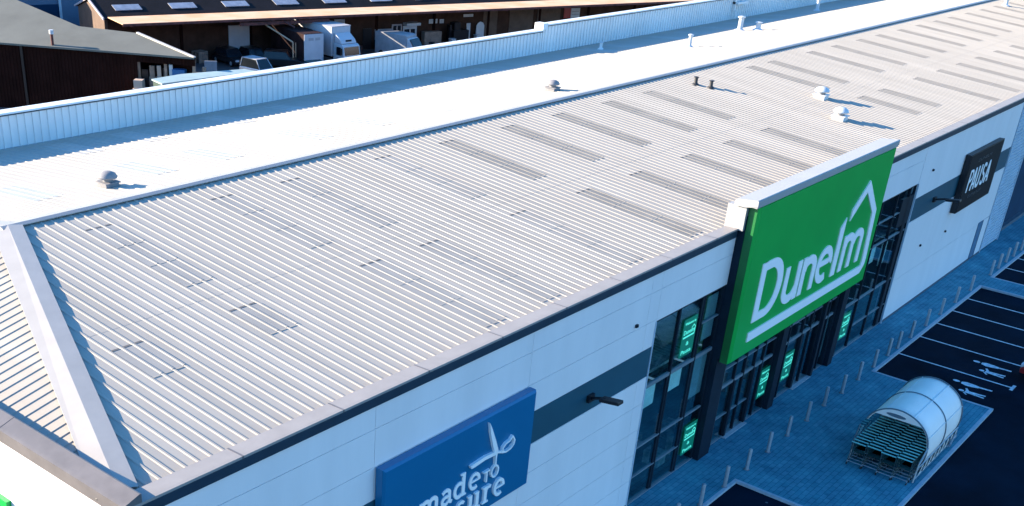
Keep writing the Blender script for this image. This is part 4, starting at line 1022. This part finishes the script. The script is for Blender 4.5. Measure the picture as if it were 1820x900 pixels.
while x < -0.1:
    for px, h in ((0, 0), (0.16, 0), (0.18, 0.035), (0.26, 0.035)): V += [(x+px, -0.03-h, 4.2), (x+px, -0.03-h, 4.84)]
    x += 0.28
mb.add(V, [(2*i, 2*i+2, 2*i+3, 2*i+1) for i in range(len(V)//2-1)]); mb.build('wall', M['brown'], Sh)
mb = MB(); mb.box((-60, 2.6, -0.1), (xo-0.2, 2.7, 5.0)); mb.box((xo-0.1, 0, -0.1), (xo, 2.2, 4.8)); mb.prism([(C_[0], C_[1]-0.2, -0.1), (-0.35, 0.3, -0.1), (-0.45, 0.3, -0.1), (C_[0]-0.1, C_[1]-0.2, -0.1)], (0, 0, 4.9)); mb.build('inner_wall', M['brown'], Sh)
mb = MB(); a = Vector((0.08, -0.27, zr(-0.27)+0.03)); b = Vector((C_[0]+0.05, C_[1], zr(C_[1])+0.03)); d = (b-a); s_ = Vector((-d.y, d.x, 0)).normalized()*0.11
mb.obox((a+b)/2, d/2, s_, (0, 0, 0.05)); mb.build('verge_flashing', M['verge'], Sh)
for x in (-0.15, -2.4, -4.55):
    mb = MB(); mb.box((x-0.1, 0.05, -0.1), (x+0.1, 0.25, 4.6)); mb.build('post', M['junk'], Sh)
mb = MB(); mb.box((-60, -0.36, 4.76), (0.05, -0.26, 4.9)); mb.build('gutter', M['shedroof'], Sh)
mb = MB(); mb.tube([(-11.3, 0.0, 4.9), (-11.3, 0.0, 5.75)], 0.11, 10, 0); mb.tube([(-11.3, 0.0, 5.75), (-11.3, 0.0, 6.05)], 0.17, 10, 1); 
mb.build('flue', [M['rust'], M['white']], Sh)
mb = MB(); mb.box((-13.95, -0.16, -0.1), (-13.75, -0.07, 4.84)); mb.build('downpipe', M['car_black'], Sh)

# pale green roofed lean-to in the gap, and yard clutter
pts = [(40.4,52.8), (40.03,51.1), (48.5,50.6), (48.4,51.75), (43.2,53.0)]
mb = MB(); mb.prism([(x, y, 3.95) for x, y in pts], (0, 0, 0.1), 0); mb.prism([(40.1+0.02,51.15,0), (48.4,50.7,0), (48.3,51.7,0), (43.2,52.9,0), (40.45,52.7,0)], (0, 0, 3.94), 1)
o = mb.build('green_store', [M['greenroof'], M['greenside']]); tag(o, 'low dark green store with a pale flat roof behind the parapet', 'shed')
def junk(nm, x, y, z0, sx, sy, sz, m, label, cat, rz=0.3, tilt=0):
    b2 = MB(); b2.box((-sx/2, -sy/2, 0), (sx/2, sy/2, sz*0.8)); b2.box((-sx/2*0.8, -sy/2*0.8, sz*0.8), (sx/2*0.7, sy/2*0.9, sz))
    b2.box((-sx/2-0.03, -sy/2-0.03, sz*0.35), (sx/2+0.03, sy/2+0.03, sz*0.42))
    o = b2.build(nm, M[m], loc=(x, y, z0)); o.rotation_euler = (tilt, 0, rz); tag(o, label, cat); return o
def sl_(x, y): p = E0+sd_*x+sn*y; return p.x, p.y
junk('board_cabin', *sl_(-4.25, -0.75), -0.1, 0.9, 0.9, 3.15, 'cardboard', 'peach coloured boxed cabin at the foot of the brown shed', 'cabin', -0.9)
junk('tarp_stack', *sl_(-1.3, 0.2), -0.1, 1.3, 0.8, 3.95, 'tarp', 'blue tarpaulin covered stack under the grey roofed shed', 'stack', -1.0)
for (lx, ly, w_, h, m, lab, nm, cat) in ((-4.2, 0.6, 0.7, 3.7, 'car_black', 'dark drum stack behind the peach cabin', 'drum_stack', 'drums'), (-3.6, 0.5, 0.5, 4.0, 'junk', 'brown timber bundle deep under the grey roofed shed', 'timber_bundle', 'timber'),
        (-3.0, 0.3, 0.4, 4.08, 'cardboard', 'pale board pile under the grey roofed shed', 'board_pile', 'boards'), (-2.5, 0.4, 0.5, 3.9, 'car_black', 'black crate under the grey roofed shed', 'crate', 'crate'),
        (-2.0, 0.2, 0.35, 4.25, 'white', 'white box on the pile under the shed corner', 'white_box', 'box'), (0.55, 0.5, 0.3, 4.2, 'junk', 'leaning brown frame beside the shed corner', 'leaning_frame', 'frame')):
    junk(nm, *sl_(lx, ly), -0.1, w_, w_*0.8, h, m, lab, cat, random.uniform(-1, 1))
mb = MB(); mb.box((-0.5, -0.05, 2.2), (0.5, 0.05, 3.6)); mb.box((-0.45, -0.06, 0), (-0.38, 0.06, 2.2)); mb.box((0.38, -0.06, 0), (0.45, 0.06, 2.2)); o = mb.build('yard_sign', M['offwhite'], loc=(50.2, 58.0, -0.1)); o.rotation_euler = (0,0,R(-40)); tag(o, 'pale board on two posts by the shed corner', 'sign')
# small yard clutter in front of the brown warehouse
def pallets(a, b, n, rz, label):
    t = empty('pallet_stack', uv(a, b, -0.1), A17+rz, label, 'pallets', 'pallet stacks in the yard')
    for k in range(n):
        b2 = MB(); z = k*0.15
        for j in range(5): b2.box((-0.6+j*0.26, -0.5, z+0.11), (-0.44+j*0.26, 0.5, z+0.135))
        for j in (-0.5, -0.05, 0.4): b2.box((-0.6, j, z), (0.6, j+0.1, z+0.108))
        b2.build('pallet', M['junk'], t)
pallets(-5.2, -2.0, 8, 0.2, 'stack of brown pallets close to the warehouse door'); pallets(3.8, -1.2, 10, -0.1, 'tall stack of brown pallets between the window and the porch'); pallets(-19.6, -1.4, 7, 0.4, 'stack of brown pallets left of the grey roller door')
def wheelie(a, b, m, label):
    t = empty('wheelie_bin', uv(a, b, -0.1), A17, label, 'bin', 'wheelie bins in the yard')
    b2 = MB(); V = [(-0.22,-0.22,0.08),(0.22,-0.22,0.08),(0.22,0.22,0.08),(-0.22,0.22,0.08),(-0.29,-0.29,1.0),(0.29,-0.29,1.0),(0.29,0.29,1.0),(-0.29,0.29,1.0)]
    b2.add(V, [(0,3,2,1),(4,5,6,7),(0,1,5,4),(1,2,6,5),(2,3,7,6),(3,0,4,7)]); b2.build('body', M[m], t)
    b2 = MB(); b2.box((-0.31,-0.33,1.0), (0.31,0.31,1.06)); b2.build('lid', M[m], t)
wheelie(1.2, -0.8, 'teal', 'dark teal wheelie bin right of the black warehouse door'); wheelie(9.3, -2.4, 'white', 'white bin beside the dark machine'); wheelie(13.6, -1.0, 'white', 'white bin between the white door and the arched board'); wheelie(-22.8, -2.2, 'junk', 'brown bin by the left end of the warehouse wall')
def drum(a, b, m, label):
    b2 = MB(); b2.lathe((0,0,0), [(0.29,0),(0.30,0.3),(0.29,0.31),(0.30,0.6),(0.29,0.61),(0.29,0.88),(0.05,0.89)], 16)
    o = b2.build('oil_drum', M[m], loc=uv(a, b, -0.1)); tag(o, label, 'drum', 'drums in the yard')
drum(-3.2, -3.0, 'car_black', 'black drum right of the box truck'); drum(-2.3, -2.4, 'rust', 'rusty drum left of the black warehouse door'); drum(16.6, -2.2, 'white', 'pale drum in the yard right of the arched board')
def tyres(a, b, n, label):
    t = empty('tyre_stack', uv(a, b, -0.1), 0, label, 'tyres', 'tyre stacks in the yard')
    for k in range(n):
        b2 = MB(); b2.tube([(0.25*math.cos(q*math.pi/8), 0.25*math.sin(q*math.pi/8), 0.1+k*0.2) for q in range(17)], 0.1, 6, cap=False); b2.build('tyre', M['rubber'], t)
tyres(6.0, -3.4, 5, 'stack of black tyres in front of the porch'); tyres(18.2, -2.0, 4, 'low stack of black tyres near the wide shutter')

# blue block far behind
K = empty('blue_block', uv(-40, 14, 0), A17, 'pale blue building with a dark opening, far behind the grey roof', 'building')
mb = MB(); mb.box((0, 0, -0.1), (40, 8, 9.0)); mb.build('wall', M['blueblock'], K)
mb = MB(); mb.box((6.5, -0.1, 0.0), (11.6, -0.01, 3.35)); mb.build('opening', M['darkwall'], K)
mb = MB(); mb.box((11.5, -0.25, 1.9), (11.75, -0.12, 9.0)); mb.build('downpipe', M['white'], K)
